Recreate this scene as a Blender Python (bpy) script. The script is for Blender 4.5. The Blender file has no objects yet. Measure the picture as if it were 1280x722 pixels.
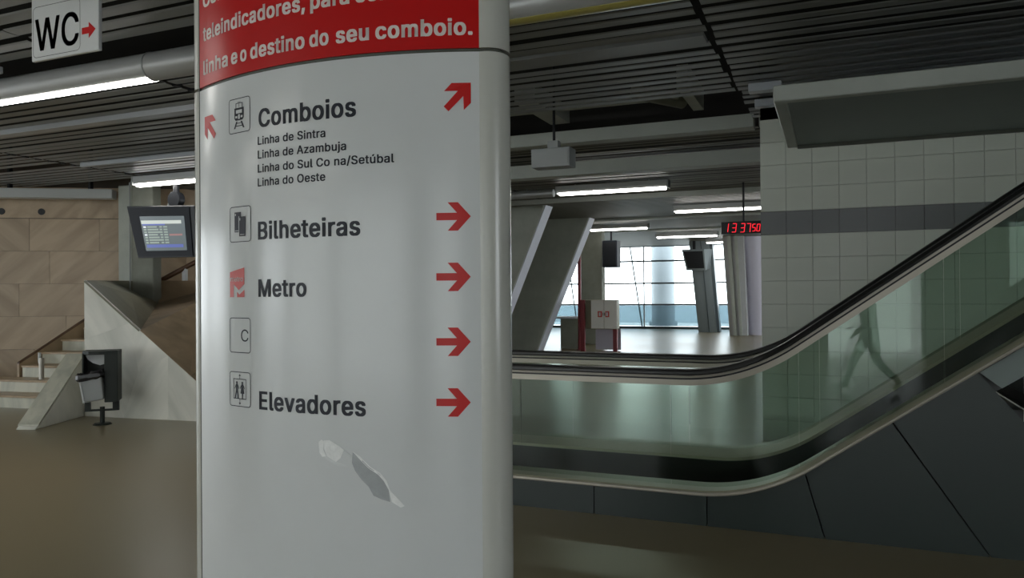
import bpy, bmesh, math, random
from mathutils import Vector, Matrix
random.seed(7)
S = bpy.context.scene
COL = S.collection
# ------------------------------------------------------------------ camera
FPX = 950.0
YAW = math.atan(400/950); PIT = math.atan(5/950); ROLL = 0.0075
CF = Vector((-math.sin(YAW)*math.cos(PIT), math.cos(YAW)*math.cos(PIT), math.sin(PIT)))
_r0 = Vector((math.cos(YAW), math.sin(YAW), 0)); _u0 = _r0.cross(CF)
CR = _r0*math.cos(ROLL) - _u0*math.sin(ROLL); CU = CR.cross(CF)
CP = Vector((0, 0, 1.6))
cam = bpy.data.cameras.new('camera'); cam.sensor_width = 36; cam.lens = FPX/1280*36
cam.clip_start = .05; cam.clip_end = 300
co = bpy.data.objects.new('camera', cam); COL.objects.link(co)
co.matrix_world = Matrix(((CR.x, CU.x, -CF.x, CP.x), (CR.y, CU.y, -CF.y, CP.y), (CR.z, CU.z, -CF.z, CP.z), (0, 0, 0, 1)))
S.camera = co
def ray(px, py): return CF + CR*((px-640)/FPX) + CU*((361-py)/FPX)
def onX(px, py, X): d = ray(px, py); return CP + d*(X/d.x)
def onY(px, py, Y): d = ray(px, py); return CP + d*(Y/d.y)
def onZ(px, py, Z): d = ray(px, py); return CP + d*((Z-1.6)/d.z)
# ------------------------------------------------------------------ world, exposure
S.view_settings.view_transform = 'Standard'; S.view_settings.look = 'None'
S.view_settings.exposure = 0.38; S.view_settings.gamma = 1.0; S.view_settings.use_curve_mapping = False
W = bpy.data.worlds.new('daylight'); S.world = W; W.use_nodes = True
bg = W.node_tree.nodes['Background']; bg.inputs[0].default_value = (.90, .96, 1, 1); bg.inputs[1].default_value = 4.6
S.cycles.caustics_reflective = False; S.cycles.caustics_refractive = False
# fluorescent strength
TUBE = 13.0

# ------------------------------------------------------------------ materials
def mat(name, col, rough=.5, metal=0, var=0, vscale=3, bump=0, bscale=40, emit=None, estr=0, spec=.5, coat=0, col2=None, rvar=0, detail=6):
    m = bpy.data.materials.new(name); m.use_nodes = True
    nt = m.node_tree; b = nt.nodes['Principled BSDF']
    b.inputs['Base Color'].default_value = (*col, 1); b.inputs['Roughness'].default_value = rough
    b.inputs['Metallic'].default_value = metal; b.inputs['Specular IOR Level'].default_value = spec
    b.inputs['Coat Weight'].default_value = coat
    if emit:
        b.inputs['Emission Color'].default_value = (*emit, 1); b.inputs['Emission Strength'].default_value = estr
    tc = nt.nodes.new('ShaderNodeTexCoord')
    if var or col2:
        n = nt.nodes.new('ShaderNodeTexNoise'); n.inputs['Scale'].default_value = vscale; n.inputs['Detail'].default_value = detail
        n.inputs['Roughness'].default_value = .65
        nt.links.new(tc.outputs['Object'], n.inputs['Vector'])
        r = nt.nodes.new('ShaderNodeValToRGB'); r.color_ramp.elements[0].position = .3; r.color_ramp.elements[1].position = .7
        c2 = col2 or tuple(c*(1-var) for c in col)
        r.color_ramp.elements[0].color = (*c2, 1); r.color_ramp.elements[1].color = (*col, 1)
        nt.links.new(n.outputs[0], r.inputs[0]); nt.links.new(r.outputs[0], b.inputs['Base Color'])
        if rvar:
            mr = nt.nodes.new('ShaderNodeMapRange'); mr.inputs[3].default_value = rough; mr.inputs[4].default_value = rough+rvar
            nt.links.new(n.outputs[0], mr.inputs[0]); nt.links.new(mr.outputs[0], b.inputs['Roughness'])
    if bump:
        n2 = nt.nodes.new('ShaderNodeTexNoise'); n2.inputs['Scale'].default_value = bscale; n2.inputs['Detail'].default_value = 4
        nt.links.new(tc.outputs['Object'], n2.inputs['Vector'])
        bp = nt.nodes.new('ShaderNodeBump'); bp.inputs['Strength'].default_value = bump; bp.inputs['Distance'].default_value = .01
        nt.links.new(n2.outputs[0], bp.inputs['Height']); nt.links.new(bp.outputs[0], b.inputs['Normal'])
    return m
def marble(name, base, vein, scale=1.2, rough=.35, angle=.8, tint=.12):
    m = bpy.data.materials.new(name); m.use_nodes = True; nt = m.node_tree; N = nt.nodes; L = nt.links
    b = N['Principled BSDF']; b.inputs['Roughness'].default_value = rough
    tc = N.new('ShaderNodeTexCoord'); oi = N.new('ShaderNodeObjectInfo')
    # alternate slabs are turned so the veins mirror at the joints
    sgn = N.new('ShaderNodeMath'); sgn.operation = 'GREATER_THAN'; sgn.inputs[1].default_value = .5
    L.new(oi.outputs['Random'], sgn.inputs[0])
    mu = N.new('ShaderNodeMath'); mu.operation = 'MULTIPLY_ADD'; mu.inputs[1].default_value = -2*angle; mu.inputs[2].default_value = angle
    L.new(sgn.outputs[0], mu.inputs[0])
    vr = N.new('ShaderNodeVectorRotate'); vr.rotation_type = 'Y_AXIS'; L.new(tc.outputs['Object'], vr.inputs['Vector']); L.new(mu.outputs[0], vr.inputs['Angle'])
    ad = N.new('ShaderNodeVectorMath'); ad.operation = 'ADD'
    cb = N.new('ShaderNodeCombineXYZ'); sc = N.new('ShaderNodeMath'); sc.operation = 'MULTIPLY'; sc.inputs[1].default_value = 37
    L.new(oi.outputs['Random'], sc.inputs[0])
    for i in range(3): L.new(sc.outputs[0], cb.inputs[i])
    L.new(vr.outputs[0], ad.inputs[0]); L.new(cb.outputs[0], ad.inputs[1])
    mp = N.new('ShaderNodeMapping'); mp.inputs['Scale'].default_value = (1, 1, .16); L.new(ad.outputs[0], mp.inputs[0])
    n = N.new('ShaderNodeTexNoise'); n.inputs['Scale'].default_value = scale*3; n.inputs['Detail'].default_value = 7; n.inputs['Distortion'].default_value = .6
    L.new(mp.outputs[0], n.inputs['Vector'])
    r = N.new('ShaderNodeValToRGB'); e = r.color_ramp.elements
    e[0].position = .30; e[0].color = (*vein, 1); e[1].position = .62; e[1].color = (*base, 1)
    L.new(n.outputs[0], r.inputs[0])
    hs = N.new('ShaderNodeHueSaturation'); mr = N.new('ShaderNodeMapRange'); mr.inputs[3].default_value = 1-tint; mr.inputs[4].default_value = 1+tint
    L.new(oi.outputs['Random'], mr.inputs[0]); L.new(mr.outputs[0], hs.inputs['Value']); L.new(r.outputs[0], hs.inputs['Color'])
    L.new(hs.outputs[0], b.inputs['Base Color'])
    return m
def glassmat(name, tint, refl_rough=.0, opac=0.0, ocol=(.5, .6, .6)):
    m = bpy.data.materials.new(name); m.use_nodes = True; nt = m.node_tree; N = nt.nodes; L = nt.links
    for x in list(N):
        if x.type != 'OUTPUT_MATERIAL': N.remove(x)
    out = [x for x in N if x.type == 'OUTPUT_MATERIAL'][0]
    tr = N.new('ShaderNodeBsdfTransparent'); tr.inputs[0].default_value = (*tint, 1)
    gl = N.new('ShaderNodeBsdfGlossy'); gl.inputs['Roughness'].default_value = refl_rough
    fr = N.new('ShaderNodeFresnel'); fr.inputs[0].default_value = 1.36
    mx = N.new('ShaderNodeMixShader'); L.new(fr.outputs[0], mx.inputs[0]); L.new(tr.outputs[0], mx.inputs[1]); L.new(gl.outputs[0], mx.inputs[2])
    last = mx
    if opac:
        df = N.new('ShaderNodeBsdfDiffuse'); df.inputs[0].default_value = (*ocol, 1)
        m2 = N.new('ShaderNodeMixShader'); m2.inputs[0].default_value = opac
        L.new(mx.outputs[0], m2.inputs[1]); L.new(df.outputs[0], m2.inputs[2]); last = m2
    L.new(last.outputs[0], out.inputs[0]); return m

M = {}
M['floor'] = mat('polished_floor', (.27, .22, .125), .25, vscale=.35, rvar=.12, col2=(.215, .19, .11), spec=.75, detail=1.5)
M['void'] = mat('void_black', (.012, .012, .010), .9)
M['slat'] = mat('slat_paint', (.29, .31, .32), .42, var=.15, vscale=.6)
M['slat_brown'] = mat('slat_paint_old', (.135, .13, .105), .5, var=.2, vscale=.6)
M['strip'] = mat('pale_strip', (.46, .49, .53), .28)
M['beam'] = mat('grey_beam', (.44, .47, .43), .5, var=.12, vscale=2)
M['housing'] = mat('light_housing', (.42, .43, .43), .33, metal=.25)
M['tube'] = mat('fluorescent', (.9, .9, .9), .3, emit=(1, .98, .93), estr=TUBE)
M['olddiff'] = mat('yellowed_diffuser', (.46, .41, .12), .3)
M['concrete'] = mat('concrete', (.30, .31, .26), .75, var=.25, vscale=2.2, bump=.3)
M['concrete_g'] = mat('dark_concrete', (.50, .53, .475), .7, var=.22, vscale=1.6, bump=.3)
M['concrete_l'] = mat('pale_concrete_and_lit_edge', (.62, .64, .72), .55, var=.06, vscale=4)  # window light put into the slab edges' colour; planter top shares it
M['marble_w'] = marble('white_marble', (.76, .75, .68), (.54, .55, .49), 1.0, .35, .6, .05)
M['marble_b'] = marble('brown_marble', (.47, .355, .235), (.33, .24, .155), 1.3, .38, .85, .08)
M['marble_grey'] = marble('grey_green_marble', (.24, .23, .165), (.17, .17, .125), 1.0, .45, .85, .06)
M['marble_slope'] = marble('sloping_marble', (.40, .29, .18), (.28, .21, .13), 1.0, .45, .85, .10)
M['marble_step'] = marble('step_marble', (.60, .59, .49), (.42, .43, .36), 2.0, .35, .2, .05)
M['tread'] = marble('tread_marble', (.46, .34, .22), (.36, .26, .16), 2.0, .4, .2, .05)
M['joint'] = mat('joint', (.10, .08, .06), .8)
M['tile'] = mat('tile_glaze', (.66, .69, .62), .30, var=.08, vscale=1.5)
M['tile_dark'] = mat('tile_glaze_dark', (.19, .195, .205), .30, var=.08, vscale=1.5)
M['grout'] = mat('grout', (.32, .33, .30), .8)
M['soffit'] = mat('soffit_panel', (.20, .24, .23), .5, var=.12, vscale=.8)
M['rubber'] = mat('black_rubber', (.008, .008, .008), .35)
M['steel'] = mat('brushed_steel', (.34, .32, .28), .38, metal=.8)
M['alu'] = mat('aluminium_trim', (.40, .37, .31), .38, metal=.35)
M['deck'] = mat('deck_trim', (.36, .35, .25), .42, metal=.3)
M['skirt'] = mat('black_skirt', (.012, .016, .016), .3)
M['cladding'] = mat('cladding', (.026, .038, .035), .34, var=.15, vscale=.9)
M['glass'] = glassmat('green_glass', (.86, .915, .88))
M['winglass'] = glassmat('window_glass', (.95, .97, .97))
M['frost'] = glassmat('low_window_glass', (.62, .72, .76), opac=.3, ocol=(.30, .38, .42))
M['white'] = mat('white_enamel', (.66, .68, .68), .15, var=.04, vscale=3.5, rvar=.04, spec=.4)
M['cream'] = mat('cream_enamel', (.53, .535, .49), .22, var=.05, vscale=3)
M['red'] = mat('red_panel', (.52, .010, .010), .28, spec=.25)
M['redprint'] = mat('red_print', (.55, .012, .012), .3, spec=.3)
M['pinkred'] = mat('metro_red', (.56, .06, .05), .3)
M['ink'] = mat('black_print', (.016, .019, .028), .35, spec=.2)
M['whiteprint'] = mat('white_print', (.78, .70, .66), .35, spec=.3)
M['seam'] = mat('dark_seam', (.06, .065, .05), .5)
M['torn'] = mat('torn_painted_sheen', (.93, .94, .93), .12, var=.15, vscale=60)
M['torn_grey'] = mat('torn_grey', (.40, .42, .43), .22, var=.12, vscale=40)
M['black'] = mat('black_plastic', (.010, .011, .014), .4, spec=.3)
M['bezel'] = mat('dark_bezel', (.016, .019, .028), .5, spec=.2)
M['dgreen'] = mat('dark_green_metal', (.014, .019, .016), .45, spec=.3)
M['grey'] = mat('grey_plastic', (.33, .35, .35), .45)
M['pale'] = mat('pale_metal', (.50, .52, .52), .3)
M['maroon'] = mat('maroon_paint', (.20, .012, .02), .4)
M['cab'] = mat('cabinet_paint', (.80, .78, .74), .45, var=.06, vscale=2)
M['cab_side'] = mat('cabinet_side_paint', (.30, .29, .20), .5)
M['lilac'] = mat('lilac_render', (.60, .58, .68), .6)
M['flute'] = mat('grey_render', (.48, .49, .50), .5, var=.1, vscale=2)
M['pillar'] = mat('grey_metal_pillar', (.24, .28, .29), .35, metal=.2)
M['mullion'] = mat('mullion', (.10, .13, .14), .4)
M['outwhite'] = mat('white_render', (.27, .31, .335), .6)
M['outblue'] = mat('bluish_parapet', (.60, .68, .72), .5)
M['outground'] = mat('outside_paving', (.6, .6, .58), .7)
M['wood'] = mat('dark_wood_rail', (.10, .05, .025), .3)
M['bag'] = mat('black_bag', (.02, .02, .022), .25)
M['added_facade'] = mat('added_facade', (.78, .78, .76), .8, var=.1, vscale=.3)
M['backwall'] = mat('back_wall', (.35, .34, .31), .7)

# ------------------------------------------------------------------ builders
def new(name, verts, faces, m, root=None, parent=None, smooth=False, bevel=0):
    """verts in world coordinates; root = the Empty (or parent) whose location is subtracted"""
    me = bpy.data.meshes.new(name)
    off = Vector((0, 0, 0)) if root is None else root['_w']
    off = Vector(off)
    me.from_pydata([tuple(Vector(v)-off) for v in verts], [], faces); me.update()
    if bevel:
        bm = bmesh.new(); bm.from_mesh(me); bmesh.ops.recalc_face_normals(bm, faces=bm.faces)
        bmesh.ops.bevel(bm, geom=bm.edges[:], offset=bevel, segments=1, affect='EDGES', clamp_overlap=True); bm.to_mesh(me); bm.free()
    else:
        bm = bmesh.new(); bm.from_mesh(me); bmesh.ops.recalc_face_normals(bm, faces=bm.faces); bm.to_mesh(me); bm.free()
    if smooth:
        for p in me.polygons: p.use_smooth = True
        me.set_sharp_from_angle(angle=math.radians(40))
    if m: me.materials.append(M[m])
    o = bpy.data.objects.new(name, me); COL.objects.link(o)
    if root is not None: o.parent = root
    o['_w'] = tuple(off)
    return o
class G:
    def __init__(s): s.v = []; s.f = []
    def add(s, v, f):
        n = len(s.v); s.v += [Vector(x) for x in v]; s.f += [tuple(i+n for i in q) for q in f]; return s
    def box(s, x0, x1, y0, y1, z0, z1, R=None):
        v = [Vector((x, y, z)) for x in (x0, x1) for y in (y0, y1) for z in (z0, z1)]
        if R: v = [R(p) for p in v]
        return s.add(v, [(0, 1, 3, 2), (4, 6, 7, 5), (0, 4, 5, 1), (2, 3, 7, 6), (0, 2, 6, 4), (1, 5, 7, 3)])
    def prism(s, a, b):     # two matching loops
        n = len(a)
        return s.add(list(a)+list(b), [tuple(range(n))[::-1], tuple(range(n, 2*n))]+[(i, (i+1) % n, n+(i+1) % n, n+i) for i in range(n)])
    def cyl(s, p0, p1, r0, r1=None, n=20):
        p0 = Vector(p0); p1 = Vector(p1); r1 = r0 if r1 is None else r1
        d = (p1-p0).normalized(); a = d.orthogonal().normalized(); b = d.cross(a)
        return s.prism([p0+(a*math.cos(t)+b*math.sin(t))*r0 for t in [2*math.pi*i/n for i in range(n)]], [p1+(a*math.cos(t)+b*math.sin(t))*r1 for t in [2*math.pi*i/n for i in range(n)]])
    def loft(s, rings, closed=True, caps=True):
        n = len(rings[0]); base = len(s.v)
        for r in rings: s.v += [Vector(p) for p in r]
        for k in range(len(rings)-1):
            for i in range(n if closed else n-1):
                j = (i+1) % n; s.f.append((base+k*n+i, base+k*n+j, base+(k+1)*n+j, base+(k+1)*n+i))
        if caps and closed: s.f += [tuple(base+i for i in range(n))[::-1], tuple(base+(len(rings)-1)*n+i for i in range(n))]
        return s
    def mk(s, name, m, root=None, **k): return new(name, s.v, s.f, m, root, **k)
def thing(name, label, cat, loc, group=None):
    o = bpy.data.objects.new(name, None); COL.objects.link(o); o.location = loc; o['_w'] = tuple(loc)
    o.empty_display_size = .1; o['label'] = label; o['category'] = cat
    if group: o['group'] = group
    return o
def tag(o, label, cat, group=None):
    o['label'] = label; o['category'] = cat
    if group: o['group'] = group
    return o
def struct(o, label=None, cat=None):
    o['kind'] = 'structure'
    if label: o['label'] = label
    if cat: o['category'] = cat
    return o
def copies(proto, name, root, locs, rots=None):
    out = []
    for i, l in enumerate(locs):
        c = proto if i == 0 else proto.copy()
        if i: COL.objects.link(c)
        c.location = Vector(l)-Vector(root['_w']); c.parent = root
        if rots: c.rotation_euler = rots[i]
        out.append(c)
    return out

# ------------------------------------------------------------------ floor, walls behind and at the sides
fl = struct(G().box(-20, 8, -9, 33.2, -.12, 0).mk('floor', 'floor'), 'worn polished brown-grey floor running through to the windows', 'floor')
og = struct(G().box(-45, 35, 33.3, 70, -.14, -.02).box(-45, 35, -40, -9.2, -.14, -.02).box(-45, -20.2, -9.2, 33.3, -.14, -.02).box(8.2, 35, -9.2, 33.3, -.14, -.02).mk('trim_1', 'outground'), 'pale paving outside the hall', 'ground')
fb = G().box(-32, 30, -27, -26, -.02, 6.5)  # unseen front, added to lower the daylight through the rear openings
for i in range(12): fb.box(-31+i*5, -30.6+i*5, -26, -25.6, -.02, 6.5)
struct(fb.mk('trim_6', 'added_facade'), 'pale plain building front added unseen behind the camera to temper daylight', 'building')
wb = G()
for a, b in ((-20, -17.5), (-12.6, -12), (-7.2, -6.6), (-1.6, -.1), (1.9, 4.1), (5.4, 8)): wb.box(a, b, -9.2, -9, 0, 3.9)
wb.box(-20, 8, -9.2, -9, 3.3, 4.2)
struct(wb.mk('wall_back', 'backwall'), 'wall with tall openings behind the camera', 'wall')
wg = G().box(-20.2, -20, -9, 20, 3.2, 4.3)
for a, b in ((-9, -3.4), (-.2, .4), (4.2, 4.8), (8.5, 20)): wg.box(-20.2, -20, a, b, 0, 3.2)
struct(wg.mk('wall_left', 'backwall'), 'grey wall with tall openings far to the left', 'wall')
we = G().box(8, 8.2, -9, 33.4, 3.3, 4.3).box(8, 8.2, -9, -2.5, 0, 3.3).box(8, 8.2, -2.5, 1, 0, .9).box(8, 8.2, 1, 15, 0, 3.3)
for a, b in ((19, 19.6), (24, 24.6), (29, 29.6)): we.box(8, 8.2, a, b, 0, 3.3)
struct(we.mk('wall_east', 'backwall'), 'grey wall with openings far to the right of the hall', 'wall')
struct(G().box(-15.2, -15, 18, 33.2, 0, 4.3).mk('wall_hall_left', 'backwall'), 'plain grey wall at the left of the far hall', 'wall')
struct(G().box(-20, -15.2, 17.8, 18, 0, 4.3).mk('wall_hall_return', 'backwall'), 'return of the hall wall', 'wall')

# ------------------------------------------------------------------ ceiling with its slats
ZC = 3.6
ce = G().box(-20.2, 8.2, -9.2, 33.4, 4.25, 4.4).mk('ceiling', 'void'); struct(ce, 'dark ceiling void above rows of grey metal slats', 'ceiling')
ce['_w'] = (0, 0, 0)
def slatmesh(L, name, m, w=.132):
    prof = [(-w/2, .007), (-w/2+.016, .0), (w/2-.016, .0), (w/2, .007), (w/2-.016, .004), (-w/2+.016, .004)]
    g = G(); g.prism([(-L/2, y, z) for y, z in prof], [(L/2, y, z) for y, z in prof]); return g
PITCH = .19
def slatrow(x0, x1, rows, m='slat'):
    L = x1-x0; pr = slatmesh(L, 'slat', m).mk('ceiling_slat', m, ce)
    locs = []; rots = []
    for y in rows:
        locs.append(((x0+x1)/2+random.uniform(-.015, .015), y, ZC+random.uniform(-.006, .010))); rots.append((random.uniform(-.05, .05), 0, random.uniform(-.0008, .0008)))
    copies(pr, 'ceiling_slat', ce, locs, rots); return len(rows)
rng = lambda a, b: [a+PITCH*i for i in range(int((b-a)/PITCH+.5))]
gapY = lambda ys, *gs: [y for y in ys if not any(g0 < y < g1 for g0, g1 in gs)]
n = 0
n += slatrow(-.83, 5.2, gapY(rng(3.45, 8.5)+[8.75, 8.94, 9.13], (5.0, 5.2)))
n += slatrow(-5.70, -.88, gapY(rng(3.45, 8.0), (4.3, 4.75), (6.0, 6.15)))
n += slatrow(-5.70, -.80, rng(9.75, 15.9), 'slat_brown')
n += slatrow(-10.6, -5.76, gapY(rng(3.30, 9.9), (4.3, 4.8), (6.0, 6.15)))
n += slatrow(-15.4, -10.66, gapY(rng(3.45, 8.1), (4.3, 4.8)))
for y in rng(8.20, 9.5):      # these end at the slanting marble wall
    xw = -18.4+(y-6.46)*1.59+.25; slatmesh(-10.66-xw, 'slat', 'slat').mk('ceiling_slat', 'slat', ce).location = ((-10.66+xw)/2, y, ZC)
fr_ = G()
for y in rng(16.05, 32.9): fr_.box(-14.9, -.85, y-.066, y+.066, ZC, ZC+.006)
for y in rng(9.95, 16.0): fr_.box(-11.2, -5.76, y-.066, y+.066, ZC, ZC+.006)
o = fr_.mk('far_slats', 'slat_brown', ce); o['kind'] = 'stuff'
fr_ = G()
for y in rng(-8.9, 3.25): fr_.box(-19.9, 7.9, y-.066, y+.066, ZC, ZC+.006)
for y in rng(9.3, 33): fr_.box(-.6, 7.9, y-.066, y+.066, ZC, ZC+.006)
o = fr_.mk('near_slats', 'slat', ce); o['kind'] = 'stuff'
# bright carrier strips and cross beams, each a piece of the ceiling
def beam(x0, x1, y0, y1, z0, z1, m, name='ceiling_beam'): return G().box(x0, x1, y0, y1, z0, z1).mk(name, m, ce, bevel=.006)
beam(-9.9, -5.76, 6.02, 6.16, 3.54, 3.62, 'strip', 'carrier_strip'); beam(-5.7, -.9, 6.0, 6.22, 3.585, 3.62, 'slat', 'carrier_strip'); beam(-15, -9.95, 6.02, 6.16, 3.54, 3.62, 'strip', 'carrier_strip')
beam(-10.4, -5.8, 8.0, 8.07, 3.54, 3.6, 'strip', 'carrier_strip')
beam(-9.0, -6.5, 4.22, 4.29, 3.5, 3.56, 'strip', 'carrier_strip')
beam(-5.75, -.82, 9.18, 9.40, 3.50, 3.66, 'beam'); beam(-.76, .2, 9.18, 9.30, 3.5, 3.66, 'beam')
beam(-11, -.7, 10.85, 11.1, 3.36, 3.56, 'beam')
beam(-11, -.7, 15.2, 15.3, 3.5, 3.6, 'beam'); beam(-12, -.7, 20.2, 20.3, 3.55, 3.6, 'beam'); beam(-12, -.7, 24.2, 24.3, 3.56, 3.6, 'beam')
beam(-.72, -.42, 7.55, 7.67, 3.50, 3.58, 'strip', 'carrier_strip'); beam(-.72, -.4, 8.2, 8.3, 3.50, 3.58, 'strip', 'carrier_strip')
# structure seen in the open part of the void
G().box(-3.3, -3.05, 7.95, 9.17, 3.75, 3.95).mk('void_joist', 'beam', ce); G().box(-1.5, -1.38, 8.1, 9.17, 3.75, 4.0).mk('void_joist', 'concrete_g', ce)
G().cyl((-5.2, 8.7, 3.85), (-1.6, 8.75, 3.85), .05).mk('void_pipe', 'concrete_g', ce, smooth=True)
G().cyl((-2.0, 8.35, 3.84), (-1.6, 9.0, 3.84), .09).mk('void_pipe', 'concrete', ce, smooth=True)
# clips on the seams
cl = G()
for X in (-5.73, -10.63):
    for y in rng(4.95, 9.3):
        cl.box(X-.03, X+.03, y-.125, y-.065, ZC-.012, ZC+.03)
o = cl.mk('slat_clips', 'black', ce); o['kind'] = 'stuff'

# ------------------------------------------------------------------ lights
def round_light(x0, x1, y, zb, r, lit, label, old=None):
    """long round housing along X; lit / old = x ranges of diffusers along its underside"""
    t = thing('tube_light', label, 'light', ((x0+x1)/2, y, zb+r))
    zc = zb+r
    G().cyl((x0, y, zc), (x1, y, zc), r-.004, n=40).mk('housing', 'housing', t, smooth=True)
    for x in [x0+.01]+[v for q in lit for v in q]:
        G().cyl((x-.006, y, zc), (x+.006, y, zc), r+.001, n=40).mk('joint_ring', 'grey', t, smooth=True)
    for rngs, m in ((lit, 'tube'), (old or [], 'olddiff')):
        for a, b in rngs:
            arc = [math.radians(-118+i*7) for i in range(12)]
            out_ = [(y+math.cos(q)*(r+.002), zc+math.sin(q)*(r+.002)) for q in arc]; inn = [(y+math.cos(q)*(r-.02), zc+math.sin(q)*(r-.02)) for q in arc][::-1]
            pr = out_+inn
            G().prism([(a, p[0], p[1]) for p in pr], [(b, p[0], p[1]) for p in pr]).mk('diffuser', m, t, smooth=True)
    for x in (x0+.6, (x0+x1)/2, x1-.6): G().cyl((x, y, zb+2*r-.01), (x, y, 4.25), .01, n=8).mk('hanger', 'grey', t)
    return t
round_light(-9.2, 1.6, 4.52, 3.33, .115, [(-7.1, -5.03)], 'thick grey round light trunking with bright diffuser, below the WC sign', [(-2.6, -.4)])
for yy, who in ((1.2, 'over the photographer'), (-2.2, 'behind the photographer'), (-5.6, 'near the rear openings')):  # unseen trunking rows, added as fill light for the hall
    round_light(-16, 4.5, yy, 3.33, .115, [(-14.5, -12.4), (-9.6, -7.5), (-6.8, -4.7)], 'unseen added fill-light trunking '+who)
def batten(p0, p1, label, r=.06):
    x0, x1 = p0.x, p1.x; y = p0.y; z = 3.43; t = thing('ceiling_light', label, 'light', ((x0+x1)/2, y, z), 'fluorescent lights under the slatted ceiling')
    prof = [(-.09, .14), (-.09, .06), (-.06, .02), (.06, .02), (.09, .06), (.09, .14)]
    G().prism([(x0-.06, y+a, z+b) for a, b in prof], [(x1+.06, y+a, z+b) for a, b in prof]).mk('housing', 'housing', t)
    d = [(-.065, .045), (-.06, .0), (-.03, -.022), (.03, -.022), (.06, .0), (.065, .045)]
    G().prism([(x0, y+a, z+b) for a, b in d], [(x1, y+a, z+b) for a, b in d]).mk('diffuser', 'tube', t)
    for x in (x0-.06, x1+.03): G().box(x, x+.03, y-.095, y+.095, z+.0, z+.145).mk('end_cap', 'grey', t)
    for x in (x0+.3, x1-.3): G().cyl((x, y, z+.13), (x, y, ZC+.02), .012, n=8).mk('hanger', 'grey', t)
    return t
for a, b, lb in (((700, 243), (834, 236), 'longest bright fluorescent light in the far hall, behind the hanging grey box'),
                 ((845, 265), (980, 259.5), 'fluorescent light directly above the red digital clock'),
                 ((739, 288), (808, 285), 'fluorescent light at the top of the slanted concrete slab'),
                 ((822, 297), (895, 294), 'fluorescent light just left of the red digital clock'),
                 ((884, 303.5), (946, 301), 'fluorescent light just below the red digital clock, farthest away'),
                 ((173, 232), (262, 225), 'fluorescent light above the departures monitor at the staircase')):
    batten(onZ(*a, 3.43), onZ(*b, 3.43), lb)
# trunking behind the totem that carries the hall light B
t = thing('light_trunking', 'grey round trunking running on from the longest hall light', 'trunking', (-6.2, 13.6, 3.5))
G().cyl((-8.0, 13.6, 3.49), (-4.85, 13.6, 3.49), .075, n=20).mk('trunk_tube', 'housing', t, smooth=True)
for x in (-7.4, -5.4): G().cyl((x, 13.6, 3.55), (x, 13.6, 3.62), .012, n=8).mk('hanger', 'grey', t)

# ------------------------------------------------------------------ marble wall at the left, its slabs are pieces
def lw(l, d, z=0): return Vector((l*_r0.x - d*math.sin(YAW), l*_r0.y + d*math.cos(YAW), z))
PA = lw(-14.5, 13.1); PB = lw(-4.2, 14.78)
wd = (PB-PA).normalized(); wn = Vector((wd.y, -wd.x, 0)); WL = (PB-PA).length
def wp(s, z, o=0): return PA + wd*s + wn*o + Vector((0, 0, z))
mw = G().prism([wp(0, 0, -.03), wp(WL, 0, -.03), wp(WL, 0, -.3), wp(0, 0, -.3)], [wp(0, 4.25, -.03), wp(WL, 4.25, -.03), wp(WL, 4.25, -.3), wp(0, 4.25, -.3)]).mk('wall_marble', 'joint')
struct(mw, 'brown veined marble wall behind the staircase', 'wall')
g = G().prism([(-.597, 0, .002), (.597, 0, .002), (.597, 0, .599), (-.597, 0, .599)], [(-.597, .03, .002), (.597, .03, .002), (.597, .03, .599), (-.597, .03, .599)])
mw['_w'] = (0, 0, 0)
sl = g.mk('marble_slab', 'marble_b', mw)
ang = math.atan2(wd.y, wd.x); locs = []; offs = [.35, .9, .1, .62, .28, .8]
for r in range(5):
    k = 0
    while True:
        s = offs[r]+1.2*k; k += 1
        if s > WL-.6: break
        if s < .6: continue
        locs.append(wp(s, .03+.602*r, random.uniform(-.003, .003)))
for r in range(5):      # cut pieces at both ends of each course
    ss = [offs[r]+1.2*k for k in range(40) if .6 <= offs[r]+1.2*k <= WL-.6]
    for a_, b_ in ((0, ss[0]-.603), (ss[-1]+.603, WL)):
        if b_-a_ > .05: z_ = .03+.602*r; G().prism([wp(a_, z_+.002, 0), wp(b_, z_+.002, 0), wp(b_, z_+.599, 0), wp(a_, z_+.599, 0)], [wp(a_, z_+.002, -.03), wp(b_, z_+.002, -.03), wp(b_, z_+.599, -.03), wp(a_, z_+.599, -.03)]).mk('marble_slab', 'marble_b', mw)
copies(sl, 'marble_slab', mw, locs, [(0, 0, ang)]*len(locs))
for s in (0, 1): pass
# upper band with two dark holes, lighter
G().prism([wp(0, 3.05, -.02), wp(WL, 3.05, -.02), wp(WL, 3.05, .0), wp(0, 3.05, .0)], [wp(0, 3.62, -.02), wp(WL, 3.62, -.02), wp(WL, 3.62, .0), wp(0, 3.62, .0)]).mk('upper_band', 'marble_b', mw)
struct(G().prism([PB, PB+Vector((.3, 0, 0)), Vector((-15, 18, 0))+Vector((.3, 0, 0)), Vector((-15, 18, 0))], [PB+Vector((0, 0, 4.25)), PB+Vector((.3, 0, 4.25)), Vector((-14.7, 18, 4.25)), Vector((-15, 18, 4.25))]).mk('wall_side', 'backwall'), 'grey wall running back behind the totem', 'wall')
def hit_marble(px, py, off=0):
    d = ray(px, py); q = PA + wn*off; t_ = (q-CP).dot(wn)/d.dot(wn); return CP + d*t_
for i, (x, y) in enumerate(((2, 264), (52, 264.5))):
    c = hit_marble(x, y, .0)
    G().cyl(c-wn*.02, c+wn*.012, .06, n=16).mk('vent_hole', 'black', mw)
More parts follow.
